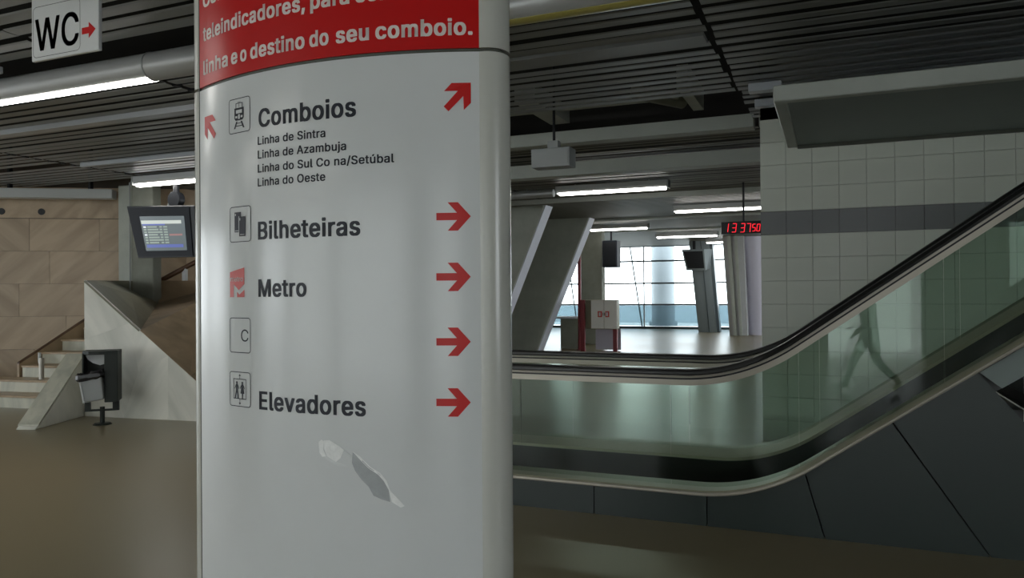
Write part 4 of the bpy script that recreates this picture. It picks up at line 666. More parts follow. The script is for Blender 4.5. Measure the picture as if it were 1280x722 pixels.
# icons
def icon(px0, px1, pytl, pybl):
    s0, z1 = arc_hit(px0, pytl); _, z0 = arc_hit(px0, pybl); s1, _ = arc_hit(px1, (pytl+pybl)/2)
    frame_sz(s0, s1, z0, z1, .010, .0024, 'ink', low); return s0, s1, z0, z1
def rel(I, P, m='ink', o=.0009, name='pictogram'):
    s0, s1, z0, z1 = I; return poly_sz(name, [(s0+(s1-s0)*x, z0+(z1-z0)*y) for x, y in P], m, low, o)
def rect(I, x0, x1, y0, y1, m='ink', o=.0009): return rel(I, [(x0, y0), (x1, y0), (x1, y1), (x0, y1)], m, o)
I = icon(286.3, 312.9, 125.6, 168.8)   # train
rect(I, .42, .58, .87, .885); rect(I, .34, .37, .72, .86); rect(I, .63, .66, .72, .86); rect(I, .34, .66, .84, .86); rect(I, .49, .51, .74, .84); rect(I, .28, .72, .70, .72)
rel(I, [(.28, .70), (.28, .42), (.34, .36), (.66, .36), (.72, .42), (.72, .70)]); rect(I, .36, .64, .56, .66, 'white', .0013)
for a in (.33, .58): rect(I, a, a+.09, .43, .49, 'white', .0013)
rect(I, .46, .54, .40, .53, 'white', .0013)
rel(I, [(.36, .33), (.43, .33), (.32, .13), (.25, .13)]); rel(I, [(.57, .33), (.64, .33), (.75, .13), (.68, .13)]); rect(I, .30, .70, .19, .215); rect(I, .35, .65, .27, .29)
I = icon(287.5, 314, 259.2, 303.4)     # tickets
rect(I, .24, .55, .28, .84); rect(I, .47, .53, .28, .70, 'white', .0013); rect(I, .27, .31, .74, .80, 'white', .0013); rect(I, .27, .42, .31, .33, 'white', .0013)
rect(I, .47, .76, .16, .71, 'ink', .0017); rect(I, .44, .47, .16, .72, 'white', .0013); rect(I, .50, .53, .60, .67, 'white', .0021); rect(I, .52, .72, .20, .215, 'white', .0021)
# metro emblem: slanted top block over a cut M
s0, z0 = arc_hit(287.9, 371.3); s1, _ = arc_hit(305.9, 371.3); _, z1 = arc_hit(287.9, 340.2); I = (s0, s1, z0, z1)
rel(I, [(0, 0), (.27, 0), (.27, .52), (.62, .28), (1, .52), (1, .48), (1, 1.17), (.55, 1.10), (0, 1.0)], 'pinkred', name='emblem')
rel(I, [(.50, 0), (1, 0), (1, .30), (.66, .10+.0), (.50, .22)], 'pinkred', name='emblem')
I2 = I
v, f = text_raw('metro', .0); x0 = min(p[0] for p in v); x1 = max(p[0] for p in v)
new('lettering', [arcp(s0+(s1-s0)*(.06+.86*(x-x0)/(x1-x0)), z0+(z1-z0)*.63+y*.028, .0016) for x, y in v], f, 'white', low)
I = icon(287.4, 313.6, 396.5, 440)
v, f = text_raw('C', .0); x0 = min(p[0] for p in v); x1 = max(p[0] for p in v); s0, s1, z0, z1 = I; y1 = max(p[1] for p in v)
new('lettering', [arcp(s0+(s1-s0)*(.56+.34*(x-x0)/(x1-x0)), z0+(z1-z0)*(.33+.34*y/y1), .0009) for x, y in v], f, 'ink', low)
I = icon(287.4, 313.7, 463.2, 506.3)    # lift
s0, s1, z0, z1 = I
frame_sz(s0+(s1-s0)*.19, s0+(s1-s0)*.80, z0+(z1-z0)*.22, z0+(z1-z0)*.80, .001, .0022, 'ink', low)
rect(I, .49, .51, .80, .92); rel(I, [(.45, .88), (.55, .88), (.50, .94)]); rect(I, .49, .51, .08, .22); rel(I, [(.45, .12), (.55, .12), (.5, .05)])
def disc(I, cx, cy, r): s0, s1, z0, z1 = I; rel(I, [(cx+r*math.cos(q)/(s1-s0), cy+r*math.sin(q)/(z1-z0)) for q in [i*math.pi/5 for i in range(10)]])
disc(I, .36, .685, .0042); rel(I, [(.32, .65), (.40, .65), (.47, .52), (.45, .50), (.405, .58), (.41, .46), (.45, .24), (.39, .24), (.36, .42), (.31, .24), (.25, .24), (.31, .46), (.315, .58), (.27, .50), (.25, .52)])
disc(I, .62, .685, .0042); rel(I, [(.58, .65), (.66, .65), (.73, .53), (.71, .51), (.67, .58), (.71, .38), (.65, .38), (.64, .24), (.60, .24), (.59, .38), (.53, .38), (.57, .58), (.53, .51), (.51, .53)])
# old sticker residue; its bright highlight is painted in as pale colour
poly_px('sticker_residue', [(398, 552), (402, 548.5), (412, 549), (424, 556), (433, 563), (444, 573), (452, 580), (444, 586), (436, 583), (422, 582), (412, 576), (404, 571), (399, 566)], 'white', low, .0006)
poly_px('sticker_residue', [(398.5, 552), (402, 549), (405, 551), (404.5, 562), (408, 570), (403, 570.5), (399.5, 565)], 'torn', low, .0010)
poly_px('sticker_residue', [(405, 550), (412, 549.8), (424, 557), (430, 562), (426, 572), (420, 577), (409, 570), (405.5, 561)], 'torn', low, .0008)
poly_px('sticker_residue', [(441, 565), (449, 571), (462, 584), (474, 592), (481, 600), (486, 612), (488, 627), (478, 624), (467, 619), (461, 608), (452, 599), (444, 588), (440, 578)], 'torn_grey', low, .0009)
poly_px('sticker_residue', [(441, 564), (450, 570), (463, 583), (476, 591), (483, 600), (488, 613), (495, 620), (506, 632), (501, 634), (490, 627), (486, 612), (480, 601), (473, 593), (461, 585), (448, 572)], 'torn', low, .0010)

# ------------------------------------------------------------------ WC sign
WY = 3.2
def wc(px, py, o=0): p = onY(px, py, WY); return Vector((p.x, p.y-o, p.z))
a = wc(39.5, 77); b = wc(123.5, 62.5); zb = (a.z+b.z)/2; X0, X1 = a.x, b.x
t = thing('wc_sign', 'white hanging toilet sign with red arrow at the top left', 'sign', ((X0+X1)/2, WY, zb))
brd = G().box(X0, X1, WY, WY+.025, zb, zb+.42).mk('sign_board', 'white', t, bevel=.004)
for x in (X0+.1, X1-.1): G().cyl((x, WY+.025, zb+.41), (x, WY+.025, ZC+.03), .008, n=8).mk('hanger', 'grey', t)
wd_ = X1-X0
def flat(name, v, f, m, root, o=.001): return new(name, [(x, WY-o, z) for x, z in v], f, m, root)
v, f = text_raw('WC', .014); x0 = min(p[0] for p in v); x1 = max(p[0] for p in v); y0 = min(p[1] for p in v); y1 = max(p[1] for p in v)
tx0, tx1 = wc(44, 40).x, wc(98.5, 40).x; zc0 = wc(50, 64.5).z; zc1 = zc0+.205
flat('lettering', [(tx0+(tx1-tx0)*(x-x0)/(x1-x0), zc0+(zc1-zc0)*(y-y0)/(y1-y0)) for x, y in v], f, 'ink', brd)
fx0, fx1 = wc(41.5, 50).x, wc(100.5, 50).x; fz0 = wc(46, 72.5).z; fz1 = fz0+.315; w = .003; r = .02
def loop(s0, s1, z0, z1, r):
    return [(cx+r*math.cos(math.radians(a0+i*22.5)), cz+r*math.sin(math.radians(a0+i*22.5))) for cx, cz, a0 in ((s1-r, z1-r, 0), (s0+r, z1-r, 90), (s0+r, z0+r, 180), (s1-r, z0+r, 270)) for i in range(5)]
la = loop(fx0, fx1, fz0, fz1, .03); lb = loop(fx0+w, fx1-w, fz0+w, fz1-w, .027); n_ = len(la)
flat('icon_frame', la+lb, [(i, (i+1) % n_, n_+(i+1) % n_, n_+i) for i in range(n_)], 'ink', brd)
ax0, ax1 = wc(102.5, 38).x, wc(119.7, 36).x; az = wc(111, 37.5).z; L_ = ax1-ax0
flat('arrow', [(ax0+x*L_, az+y*L_) for x, y in ((0, .17), (.5, .17), (.5, .42), (1, 0), (.5, -.42), (.5, -.17), (0, -.17))], [(0, 1, 2, 3, 4, 5, 6)], 'redprint', brd)

# ------------------------------------------------------------------ escalator
es = thing('escalator', 'escalator with green glass balustrades and black handrails rising right', 'escalator', (-.5, 6.0, 0))
TAN = .708; XL, XR, TT = -3.3, 3.05, .42
def xk(h): return -.462-.157*(h-.2135)*.85
def path(h, n_arc=12):
    k = xk(h); P = [(XL, h)]
    for i in range(1, 4): P.append((XL+(k-TT-XL)*i/4, h))
    cs = math.cos(math.atan(TAN)); sn = math.sin(math.atan(TAN))
    a = (k-TT, h); c = (k+TT*cs, h+TT*sn)
    for i in range(n_arc+1):
        q = i/n_arc; P.append(((1-q)**2*a[0]+2*q*(1-q)*k+q*q*c[0], (1-q)**2*a[1]+2*q*(1-q)*h+q*q*c[1]))
    for i in range(1, 5): x = c[0]+(XR-c[0])*i/4; P.append((x, c[1]+(x-c[0])*TAN))
    return P
def sweep(sec, name, m, root=es, smooth=True, sub=None):
    """sec: list of (Y, h) - swept along the escalator's path"""
    ps = [path(h) for _, h in sec]; rings = []
    for i in range(len(ps[0])): rings.append([(ps[j][i][0], sec[j][0], ps[j][i][1]) for j in range(len(sec))])
    return G().loft(rings).mk(name, m, root, smooth=smooth)
for Yc, sg in ((5.40, 1), (6.68, -1)):       # near and far balustrade, sg: inward direction
    sweep([(Yc-.040, 1.014), (Yc-.044, 1.032), (Yc-.034, 1.052), (Yc, 1.058), (Yc+.034, 1.052), (Yc+.044, 1.032), (Yc+.040, 1.014)], 'handrail', 'rubber')
    sweep([(Yc-.032, .996), (Yc-.034, 1.012), (Yc+.034, 1.012), (Yc+.032, .996)], 'handrail_guide', 'steel')
    sweep([(Yc-.028, .984), (Yc-.028, .996), (Yc+.028, .996), (Yc+.028, .984)], 'shadow_gap', 'black')
    sweep([(Yc-.028, .944), (Yc-.028, .984), (Yc+.028, .984), (Yc+.028, .944)], 'glass_rail', 'alu')
    # glass panes: cuts along the path
    lo_, hi_ = path(.24, 24), path(.95, 24)
    def lerp_path(pth, X):
        for (x0, z0), (x1, z1) in zip(pth, pth[1:]):
            if x0 <= X <= x1: return z0+(z1-z0)*(X-x0)/(x1-x0)
        return pth[-1][1]
    cuts = [-3.25, -2.21, -1.06, -.21, .64, 1.49, 2.34, 3.04] if sg > 0 else [-3.25, -2.21, -1.15, -.1, .9, 1.9, 3.04]
    for x0, x1 in zip(cuts, cuts[1:]):
        xs = [x0+.003+(x1-x0-.006)*i/10 for i in range(11)]
        rings = [[(x, Yc-.005, lerp_path(lo_, x)), (x, Yc+.005, lerp_path(lo_, x)), (x, Yc+.005, lerp_path(hi_, x)), (x, Yc-.005, lerp_path(hi_, x))] for x in xs]
        G().loft(rings).mk('glass_pane', 'glass', es)
    # newel: handrail loop at the left end
    rings = []
    for i in range(15):
        q = math.radians(90+12.4*i); cx, cz, r_ = XL, .66, .38
        rings.append([(cx+(r_+dr)*math.cos(q), Yc+dy, cz+(r_+dr)*math.sin(q)) for dy, dr in ((-.04, -.02), (-.04, .01), (0, .02), (.04, .01), (.04, -.02))])
    G().loft(rings).mk('newel_handrail', 'rubber', es, smooth=True)
# outer decks: near and far
sweep([(5.275, .232), (5.285, .241), (5.535, .241), (5.535, .222), (5.275, .222)], 'outer_deck', 'deck')
sweep([(5.262, .210), (5.258, .218), (5.262, .230), (5.276, .232), (5.276, .210)], 'trim_bead', 'alu')
sweep([(6.43, .21), (6.43, .235), (6.68, .26), (6.83, .26), (6.83, .21)], 'outer_deck', 'deck')
sweep([(5.51, .0), (5.51, .222), (5.53, .222), (5.53, .0)], 'skirt', 'skirt'); sweep([(6.435, .0), (6.435, .225), (6.455, .225), (6.455, .0)], 'skirt', 'skirt')
# steps
G().box(XL, -.75, 5.535, 6.43, .001, .012).mk('comb_plate', 'steel', es)
k = 0
x = -.72
while x < 2.9:
    z = max(0, (x+.40)*TAN)
    G().box(x, x+.30, 5.535, 6.43, z-.09 if z > .2 else 0.0, z+.02).mk('step', 'skirt', es); x += .30
# cladding, near side, panels cut along their seams
def ytrim(X): return lerp_path(path(.214, 24), X)
def clad(name, m, seam0, seam1, Y=5.30, yb=5.33):
    (a0, a1), (b0, b1) = seam0, seam1      # (x at bottom, x at top)
    tops = [a1+.004+(b1-a1-.008)*i/10 for i in range(11)]
    P = [(a0+.004, 0), (b0-.004, 0)]+[(x, ytrim(x)+.004) for x in tops[::-1]]
    return G().prism([(x, Y, z) for x, z in P], [(x, yb, z) for x, z in P]).mk(name, m, es)
seams = [(-3.3, -3.3), (-2.45, -2.45), (-1.60, -1.60), (-.80, -.80), (-.055, -.175), (.86, .335), (1.72, .80)]
for s0_, s1_ in zip(seams, seams[1:]): clad('cladding_panel', 'cladding', s0_, s1_)
G().prism([(-3.3, 5.34, 0), (1.65, 5.34, 0), (.8, 5.34, 1.1), (-.2, 5.34, .36), (-.6, 5.34, .2), (-3.3, 5.34, .2)], [(-3.3, 5.36, 0), (1.65, 5.36, 0), (.8, 5.36, 1.1), (-.2, 5.36, .36), (-.6, 5.36, .2), (-3.3, 5.36, .2)]).mk('backing', 'void', es)
clad_far = G().prism([(-3.3, 6.76, 0), (1.65, 6.76, 0), (.8, 6.76, 1.1), (-.2, 6.76, .40), (-.6, 6.76, .21), (-3.3, 6.76, .21)], [(-3.3, 6.78, 0), (1.65, 6.78, 0), (.8, 6.78, 1.1), (-.2, 6.78, .40), (-.6, 6.78, .21), (-3.3, 6.78, .21)]).mk('cladding_panel', 'cladding', es)
# inclined truss side panel past the cladding
P = [(.815, 1.10), (XR, 1.10+(XR-.815)*TAN), (XR, 1.10+(XR-.815)*TAN-.20), (.93, 1.10-.09)]
G().prism([(x, 5.31, z) for x, z in P], [(x, 5.34, z) for x, z in P]).mk('truss_panel', 'frame_blue' if 'frame_blue' in M else 'soffit', es)
P = [(1.12, .86), (XR, .86+(XR-1.12)*TAN), (XR, .84+(XR-1.12)*TAN), (1.12, .84)]
G().prism([(x, 5.36, z) for x, z in P], [(x, 6.75, z) for x, z in P]).mk('underside', 'void', es)
G().cyl((1.0, 5.9, 0), (1.35, 5.9, 1.28), .04, n=12).mk('strut', 'alu', es, smooth=True)

# ------------------------------------------------------------------ tile wall behind the escalator
TW, TX, TH = 8.56, -.70, .247
tw = G().box(TX+.004, 5.6, TW+.015, TW+.20, 0, 4.2).box(TX+.004, TX+.2, TW+.015, 14, 0, 4.2).mk('wall_tiled', 'grout'); struct(tw, 'pale grey tiled wall with dark band behind the escalator', 'wall'); tw['_w'] = (0, 0, 0)
z00 = 2.2-9*TH; tm = .0012; tws = .259
for dark in (False, True):
    m = 'tile_dark' if dark else 'tile'
    g = G(); P0 = [(tm, 0, tm), (tws-tm, 0, tm), (tws-tm, 0, TH-tm), (tm, 0, TH-tm)]; b_ = .002
    P0 = [(tm+b_, 0, tm+b_), (tws-tm-b_, 0, tm+b_), (tws-tm-b_, 0, TH-tm-b_), (tm+b_, 0, TH-tm-b_)]; P1 = [(tm, .003, tm), (tws-tm, .003, tm), (tws-tm, .003, TH-tm), (tm, .003, TH-tm)]; P2 = [(x, .016, z) for x, _, z in P1]
    pr = g.loft([P0, P1, P2]).mk('wall_tile', m, tw)
    locs = []
    for r in range(14):
        if (r == 9) != dark: continue
        for c in range(16): locs.append((TX+c*tws, TW+random.uniform(-.0006, .0006), z00+r*TH))
    copies(pr, 'wall_tile', tw, [l for l in locs])
# ------------------------------------------------------------------ soffit box
SX, SY, SZ = -.42, 6.40, 3.11
so = G().box(SX+.1, 5.2, SY+.1, TW-.0, SZ+.02, SZ+.06).mk('trim_5', 'soffit'); struct(so, 'bluish grey soffit panel above the escalator', 'soffit'); so['_w'] = (0, 0, 0)
G().box(SX, 5.2, SY, SY+.10, SZ, SZ+.13).mk('frame_beam', 'beam', so, bevel=.008); G().box(SX, SX+.10, SY+.10, TW-.01, SZ, SZ+.13).mk('frame_beam', 'beam', so, bevel=.008)
G().box(SX+.1, 5.2, TW-.03, TW-.004, SZ-.015, SZ+.02).mk('edge_strip', 'seam', so)
for x in (3.6, 4.8): G().box(x-.03, x+.03, SY+.8, SY+.86, SZ+.06, 4.25).mk('hanger', 'beam', so)

# ------------------------------------------------------------------ far hall
# slanted concrete slabs
def slant(px_top_l, py, Yf, wid, dep, label, lean=.42):
    tp = onY(px_top_l, py, Yf); x1 = tp.x; z1 = ZC+.05; z0 = 0
    t = thing('slanted_slab_column', label, 'column', (x1-lean*ZC-wid/2, Yf, 0))
    xb = x1-lean*z1
    G().prism([(xb-wid, Yf, z0), (xb, Yf, z0), (x1, Yf, z1), (x1-wid, Yf, z1)], [(xb-wid, Yf+dep, z0), (xb, Yf+dep, z0), (x1, Yf+dep, z1), (x1-wid, Yf+dep, z1)]).mk('slab', 'concrete_g', t, bevel=.015)
    G().prism([(xb+.004, Yf+.02, z0), (xb+.02, Yf+.02, z0), (x1+.02, Yf+.02, z1), (x1+.004, Yf+.02, z1)], [(xb+.004, Yf+dep-.02, z0), (xb+.02, Yf+dep-.02, z0), (x1+.02, Yf+dep-.02, z1), (x1+.004, Yf+dep-.02, z1)]).mk('lit_edge_face', 'concrete_l', t)  # side towards the windows coloured paler, as if lit
slant(682, 256, 16.26, 1.7, .5, 'slanted concrete slab column with edge painted pale as lit, nearest the white totem')
slant(737, 271.6, 19.49, 1.7, .5, 'second slanted concrete slab column with edge painted pale as lit, behind the nearer one')
# square column behind the cabinet
c = onZ(727, 436, 0); CY = 22.6
a = onY(726, 400, CY); b = onY(753, 400, CY)
t = thing('square_column', 'square beige concrete column behind the white hose cabinet', 'column', ((a.x+b.x)/2, CY, 0))
G().box(a.x, b.x, CY, CY+.35, 0, ZC+.05).mk('shaft', 'concrete', t, bevel=.02)
# dark screen hung beside the column
a = onY(753, 334, 22.3); b = onY(771, 300, 22.3)
t = thing('dark_hanging_screen', 'dark blue screen hanging beside the square beige column', 'screen', ((a.x+b.x)/2, 22.3, a.z))
G().box(a.x, b.x, 22.3, 22.75, a.z, b.z).mk('case', 'bezel', t, bevel=.02); G().box(a.x+.04, b.x-.04, 22.285, 22.3, a.z+.05, b.z-.05).mk('screen', 'black', t)
G().cyl(((a.x+b.x)/2, 22.5, b.z), ((a.x+b.x)/2, 22.5, ZC+.02), .03, n=10).mk('hanger', 'black', t)
# hose cabinet with maroon frame
HY = 19.9
def hy(px, py, Y=HY): return onY(px, py, Y)
a = hy(739, 411); b = hy(771.5, 374.5); sd = .75
t = thing('hose_cabinet', 'white two-door fire cabinet on maroon legs in the far hall', 'cabinet', ((a.x+b.x)/2, HY, 0))
G().prism([(a.x, HY, a.z), (b.x, HY, a.z), (b.x-.1, HY+.6, a.z), (a.x-.42, HY+.45, a.z)], [(a.x, HY, b.z), (b.x, HY, b.z), (b.x-.1, HY+.6, b.z), (a.x-.42, HY+.45, b.z)]).mk('body', 'cab_side', t, bevel=.01)
mid = (a.x+b.x)/2
for x0, x1 in ((a.x+.006, mid-.006), (mid+.006, b.x-.006)):
    dr = G().box(x0, x1, HY-.025, HY, a.z+.01, b.z-.01).mk('door', 'cab', t, bevel=.006)
    s = mid-.14 if x0 < mid-.1 else mid+.06
    G().box(s-.03 if x0 < mid-.1 else s-.02, s+.09, HY-.03, HY-.025, (a.z+b.z)/2-.07, (a.z+b.z)/2+.09).mk('sticker', 'pinkred', dr)
    G().box(s+.005, s+.05, HY-.033, HY-.03, (a.z+b.z)/2-.04, (a.z+b.z)/2+.06).mk('sticker', 'white', dr)
    G().box((mid-.03 if x0 < mid-.1 else mid+.015), (mid-.015 if x0 < mid-.1 else mid+.03), HY-.04, HY-.025, (a.z+b.z)/2-.03, (a.z+b.z)/2+.05).mk('handle', 'black', dr)
for px in (729, 767.5):
    q = hy(px, 430); yy = HY+.1 if px > 750 else HY-.05
    G().box(q.x-.055, q.x+.055, yy, yy+.1, 0, a.z if px > 750 else b.z).mk('leg', 'maroon', t)
G().box(a.x+.0, b.x-.02, HY+.42, HY+.44, .02, a.z).mk('back_panel', 'lilac', t)
q = hy(724.5, 380, 20.25)
t = thing('red_pole', 'thin dark red pole standing beside the fire cabinet', 'pole', (q.x, 20.25, 0))
G().cyl((q.x, 20.25, 0), (q.x, 20.25, ZC-.005), .05, n=14).mk('pole', 'maroon', t, smooth=True); G().cyl((q.x, 20.25, 0), (q.x, 20.25, .02), .1, n=14).mk('base_plate', 'maroon', t)
a = hy(698, 421, 20.6); b = hy(722, 396, 20.6)
t = thing('planter_box', 'low olive-grey box left of the fire cabinet', 'box', ((a.x+b.x)/2, 20.6, 0))
G().box(a.x+.05, b.x, 20.65, 21.3, 0, b.z-.05).mk('body', 'concrete', t); G().box(a.x-.15, b.x+.05, 20.55, 21.35, b.z-.05, b.z).mk('top_slab', 'concrete_l', t)
# leaning metal pillar with television
PY = 30.6
def py_(x, y, Y=PY): return onY(x, y, Y)
t = thing('leaning_pillar', 'dark grey leaning metal pillar before the bright window', 'pillar', (py_(885, 412).x, PY, 0))
bl_, br_, tl_, tr_ = py_(873, 414).x, py_(897, 414).x, py_(861, 322).x, py_(887, 322).x
zt = py_(870, 322).z
def leanp(f0, f1, y0, y1, m, name):
    x = lambda f, top: (tl_ if top else bl_)+f*((tr_-tl_) if top else (br_-bl_))
    G().prism([(x(f0, 0), y0, 0), (x(f1, 0), y0, 0), (x(f1, 0), y1, 0), (x(f0, 0), y1, 0)], [(x(f0, 1), y0, ZC), (x(f1, 1), y0, ZC), (x(f1, 1), y1, ZC), (x(f0, 1), y1, ZC)]).mk(name, m, t)
leanp(0, .16, PY+.05, PY+.5, 'pillar', 'side_fin'); leanp(.16, .55, PY, PY+.5, 'pillar', 'shaft'); leanp(.55, .60, PY-.03, PY+.5, 'mullion', 'rib'); leanp(.60, .95, PY, PY+.5, 'pillar', 'shaft'); leanp(.95, 1.1, PY+.1, PY+.55, 'mullion', 'side_fin')
a = py_(854, 338, PY-.3); b = py_(880, 311, PY-.3); e = py_(889, 311, PY-.3)
t = thing('hall_television', 'dark television cabinet fixed to the leaning grey pillar', 'television', ((a.x+b.x)/2, PY-.3, a.z))
G().prism([(a.x+.12, PY-.25, a.z), (b.x+.05, PY-.25, a.z), (b.x, PY-.3, b.z), (a.x-.05, PY-.3, b.z)], [(a.x+.35, PY, a.z+.05), (e.x-.1, PY, a.z+.05), (e.x, PY, b.z), (a.x+.2, PY, b.z)]).mk('case', 'pillar', t)
G().prism([(a.x+.18, PY-.27, a.z+.08), (b.x-.0, PY-.27, a.z+.08), (b.x-.05, PY-.32, b.z-.08), (a.x+.02, PY-.32, b.z-.08)], [(a.x+.18, PY-.25, a.z+.08), (b.x-.0, PY-.25, a.z+.08), (b.x-.05, PY-.3, b.z-.08), (a.x+.02, PY-.3, b.z-.08)]).mk('screen', 'black', t)
G().box((a.x+b.x)/2-.05, (a.x+b.x)/2+.05, PY-.2, PY-.1, b.z, ZC).mk('hanger', 'black', t)
# fluted grey column and big lilac column at the tiled corner
FY = 28.4
t = thing('fluted_column', 'grey fluted leaning column between window and lilac column', 'column', (onY(920, 417, FY).x, FY, 0))
xs0 = [onY(x, 417, FY).x for x in (911.5, 917, 921, 925, 928, 934)]; xs1 = [onY(x, 303, FY).x for x in (903, 909, 913.5, 918, 921.5, 929)]
zt1 = onY(910, 303, FY).z; kx = ZC/zt1
for i, dy in enumerate((.12, 0, .12, 0, .1)):
    a0, a1 = xs0[i], xs0[i+1]; b0 = a0+(xs1[i]-a0)*kx; b1 = a1+(xs1[i+1]-a1)*kx
    G().prism([(a0, FY+dy, 0), (a1, FY+dy, 0), (a1, FY+.6, 0), (a0, FY+.6, 0)], [(b0, FY+dy, ZC), (b1, FY+dy, ZC), (b1, FY+.6, ZC), (b0, FY+.6, ZC)]).mk('flute', 'flute' if dy else 'concrete_g', t)
a = onY(932, 417, FY+.5); b = onY(962, 417, FY+.5)
t = thing('round_column', 'big pale lilac round column next to the tiled wall corner', 'column', ((a.x+b.x)/2, FY+.9, 0)); r_ = (b.x-a.x)/2
n_ = 28
G().loft([[((a.x+b.x)/2+k_*(rr_*math.cos(2*math.pi*i/n_))+sh, FY+.9+rr_*math.sin(2*math.pi*i/n_), z) for i in range(n_)] for z, rr_, sh, k_ in ((0, r_, 0, 1), (1.2, r_, -.02, 1), (2.6, r_*1.02, -.12, 1), (3.2, r_*1.05, -.2, 1), (ZC, r_*1.1, -.25, 1))]).mk('shaft', 'lilac', t, smooth=True)
# clock
a = onY(901.5, 292.5, 14.5); b = onY(975, 277, 14.5)
t = thing('digital_clock', 'black digital clock with glowing red digits hanging from the ceiling', 'clock', ((a.x+b.x)/2, 14.5, a.z))
G().box(a.x, b.x, 14.5, 14.62, a.z, onY(901.5, 277.5, 14.5).z).mk('case', 'black', t, bevel=.008)
for x in (onY(929, 270, 14.5).x,): G().cyl((x, 14.56, a.z+.2), (x, 14.56, ZC+.02), .02, n=10).mk('hanger', 'black', t)
M['led'] = mat('led_red', (.1, 0, 0), .3, emit=(1, .012, .03), estr=1.1)
SEG = {'0': 'abcdef', '1': 'bc', '3': 'abgcd', '7': 'abc', '5': 'afgcd'}
def digit(ch, x, z, w, h):
    g = G(); tk = .018 if w > .07 else .011; sl_ = .12
    def hs(zz): g.add([(x+tk*.4+sl_*(zz-z), 14.494, zz-tk/2), (x+w-tk*.4+sl_*(zz-z), 14.494, zz-tk/2), (x+w-tk*.4+sl_*(zz-z), 14.494, zz+tk/2), (x+tk*.4+sl_*(zz-z), 14.494, zz+tk/2), ], [(0, 1, 2, 3)])
    def vs(xx, z0, z1): g.add([(xx-tk/2+sl_*(z0-z), 14.494, z0), (xx+tk/2+sl_*(z0-z), 14.494, z0), (xx+tk/2+sl_*(z1-z), 14.494, z1), (xx-tk/2+sl_*(z1-z), 14.494, z1)], [(0, 1, 2, 3)])
    for s in SEG[ch]:
        {'a': lambda: hs(z+h), 'g': lambda: hs(z+h/2), 'd': lambda: hs(z), 'b': lambda: vs(x+w, z+h/2, z+h), 'c': lambda: vs(x+w, z, z+h/2), 'f': lambda: vs(x, z+h/2, z+h), 'e': lambda: vs(x, z, z+h/2)}[s]()
    g.mk('digit', 'led', t)
for ch, px in (('1', 904.8), ('3', 914.6), ('3', 925.2), ('7', 932.4)):
    q = onY(px, 290.0, 14.5); digit(ch, q.x, q.z, .070, .155)
for ch, px in (('5', 940.2), ('0', 945.8)):
    q = onY(px, 288.6, 14.5); digit(ch, q.x, q.z, .050, .125)
# grey box hanging from the ceiling
BY = 8.05
a = onY(664, 210, BY); b = onY(712, 182.5, BY)
t = thing('hanging_speaker_box', 'pale grey box hanging on a rod right of the totem', 'speaker', ((a.x+b.x)/2, BY, a.z))
G().box(a.x, b.x, BY, BY+.22, a.z, b.z).mk('case', 'grey', t, bevel=.008); G().box(a.x+.02, b.x-.02, BY-.006, BY, a.z+.02, b.z-.02).mk('front_panel', 'grey', t)
n0, n1 = onY(682, 182, BY).x, onY(695, 175, BY).x; zt_ = onY(688, 174.5, BY).z
G().box(n0, n1, BY+.06, BY+.16, b.z, zt_).mk('neck', 'grey', t)
G().cyl(((n0+n1)/2, BY+.11, zt_), ((n0+n1)/2, BY+.11, 4.25), .016, n=10).mk('hanger', 'black', t)

# ------------------------------------------------------------------ far windows
WYY = 33.0
wi = G().box(-15, 8, WYY-.06, WYY+.06, 0, .10).mk('window_1', 'mullion'); struct(wi, 'wide bright window wall at the end of the hall', 'window'); wi['_w'] = (0, 0, 0)
zs = [onY(800, y, WYY).z for y in (392, 380.5, 354, 326.5)]; zt = 3.62
for z in (zs[1], zs[2], zs[3], 3.6): G().box(-15, 8, WYY-.05, WYY+.05, z-.035, z+.035).mk('transom', 'mullion', wi)
vx = [-15, -12.4, -9.8, onY(805, 350, WYY).x, -4.6, -2.0, .6, 8]
for x in vx[1:-1]: G().box(x-.025, x+.025, WYY-.04, WYY+.04, .1, 3.6).mk('mullion_post', 'pale', wi)
for x0, x1 in zip(vx, vx[1:]):
    G().box(x0+.03, x1-.03, WYY-.008, WYY+.008, .12, zs[1]-.04).mk('lower_pane', 'frost', wi)
    for za, zb_ in ((zs[1], zs[2]), (zs[2], zs[3]), (zs[3], 3.6)): G().box(x0+.03, x1-.03, WYY-.006, WYY+.006, za+.04, zb_-.04).mk('glass_pane', 'winglass', wi)
# slanting cable, white outside column, parapet
a = onY(785, 303, 34.2); b = onY(803, 412, 34.2)
t = tag(G().cyl((a.x, 34.2, a.z+.4), (b.x, 34.2, -.02), .035, n=8).mk('slanting_stay', 'mullion'), 'thin dark slanting stay outside the far window', 'rod')
a2 = onY(712, 330, 34.2); b2 = onY(722, 412, 34.2)
t = tag(G().cyl((a2.x-.2, 34.2, a2.z+1), (b2.x, 34.2, -.02), .035, n=8).mk('slanting_stay', 'mullion'), 'thin dark stay outside the window, left behind the red pole', 'rod')
a = onY(812, 400, 36); b = onY(841, 400, 36)
t = thing('outside_column', 'pale round column outside the far window', 'column', ((a.x+b.x)/2, 36.5, -.02))
G().cyl(((a.x+b.x)/2, 36.5, -.02), ((a.x+b.x)/2, 36.5, 7), (b.x-a.x)/2, n=28).mk('shaft', 'outwhite', t, smooth=True)
G().cyl(((a.x+b.x)/2, 36.5, -.02), ((a.x+b.x)/2, 36.5, .2), (b.x-a.x)/2+.12, n=28).mk('base', 'outwhite', t, smooth=True)
t = tag(G().box(-30, 20, 40, 40.4, -.02, .95).mk('outside_parapet', 'outblue'), 'bluish low parapet outside the far window', 'parapet')

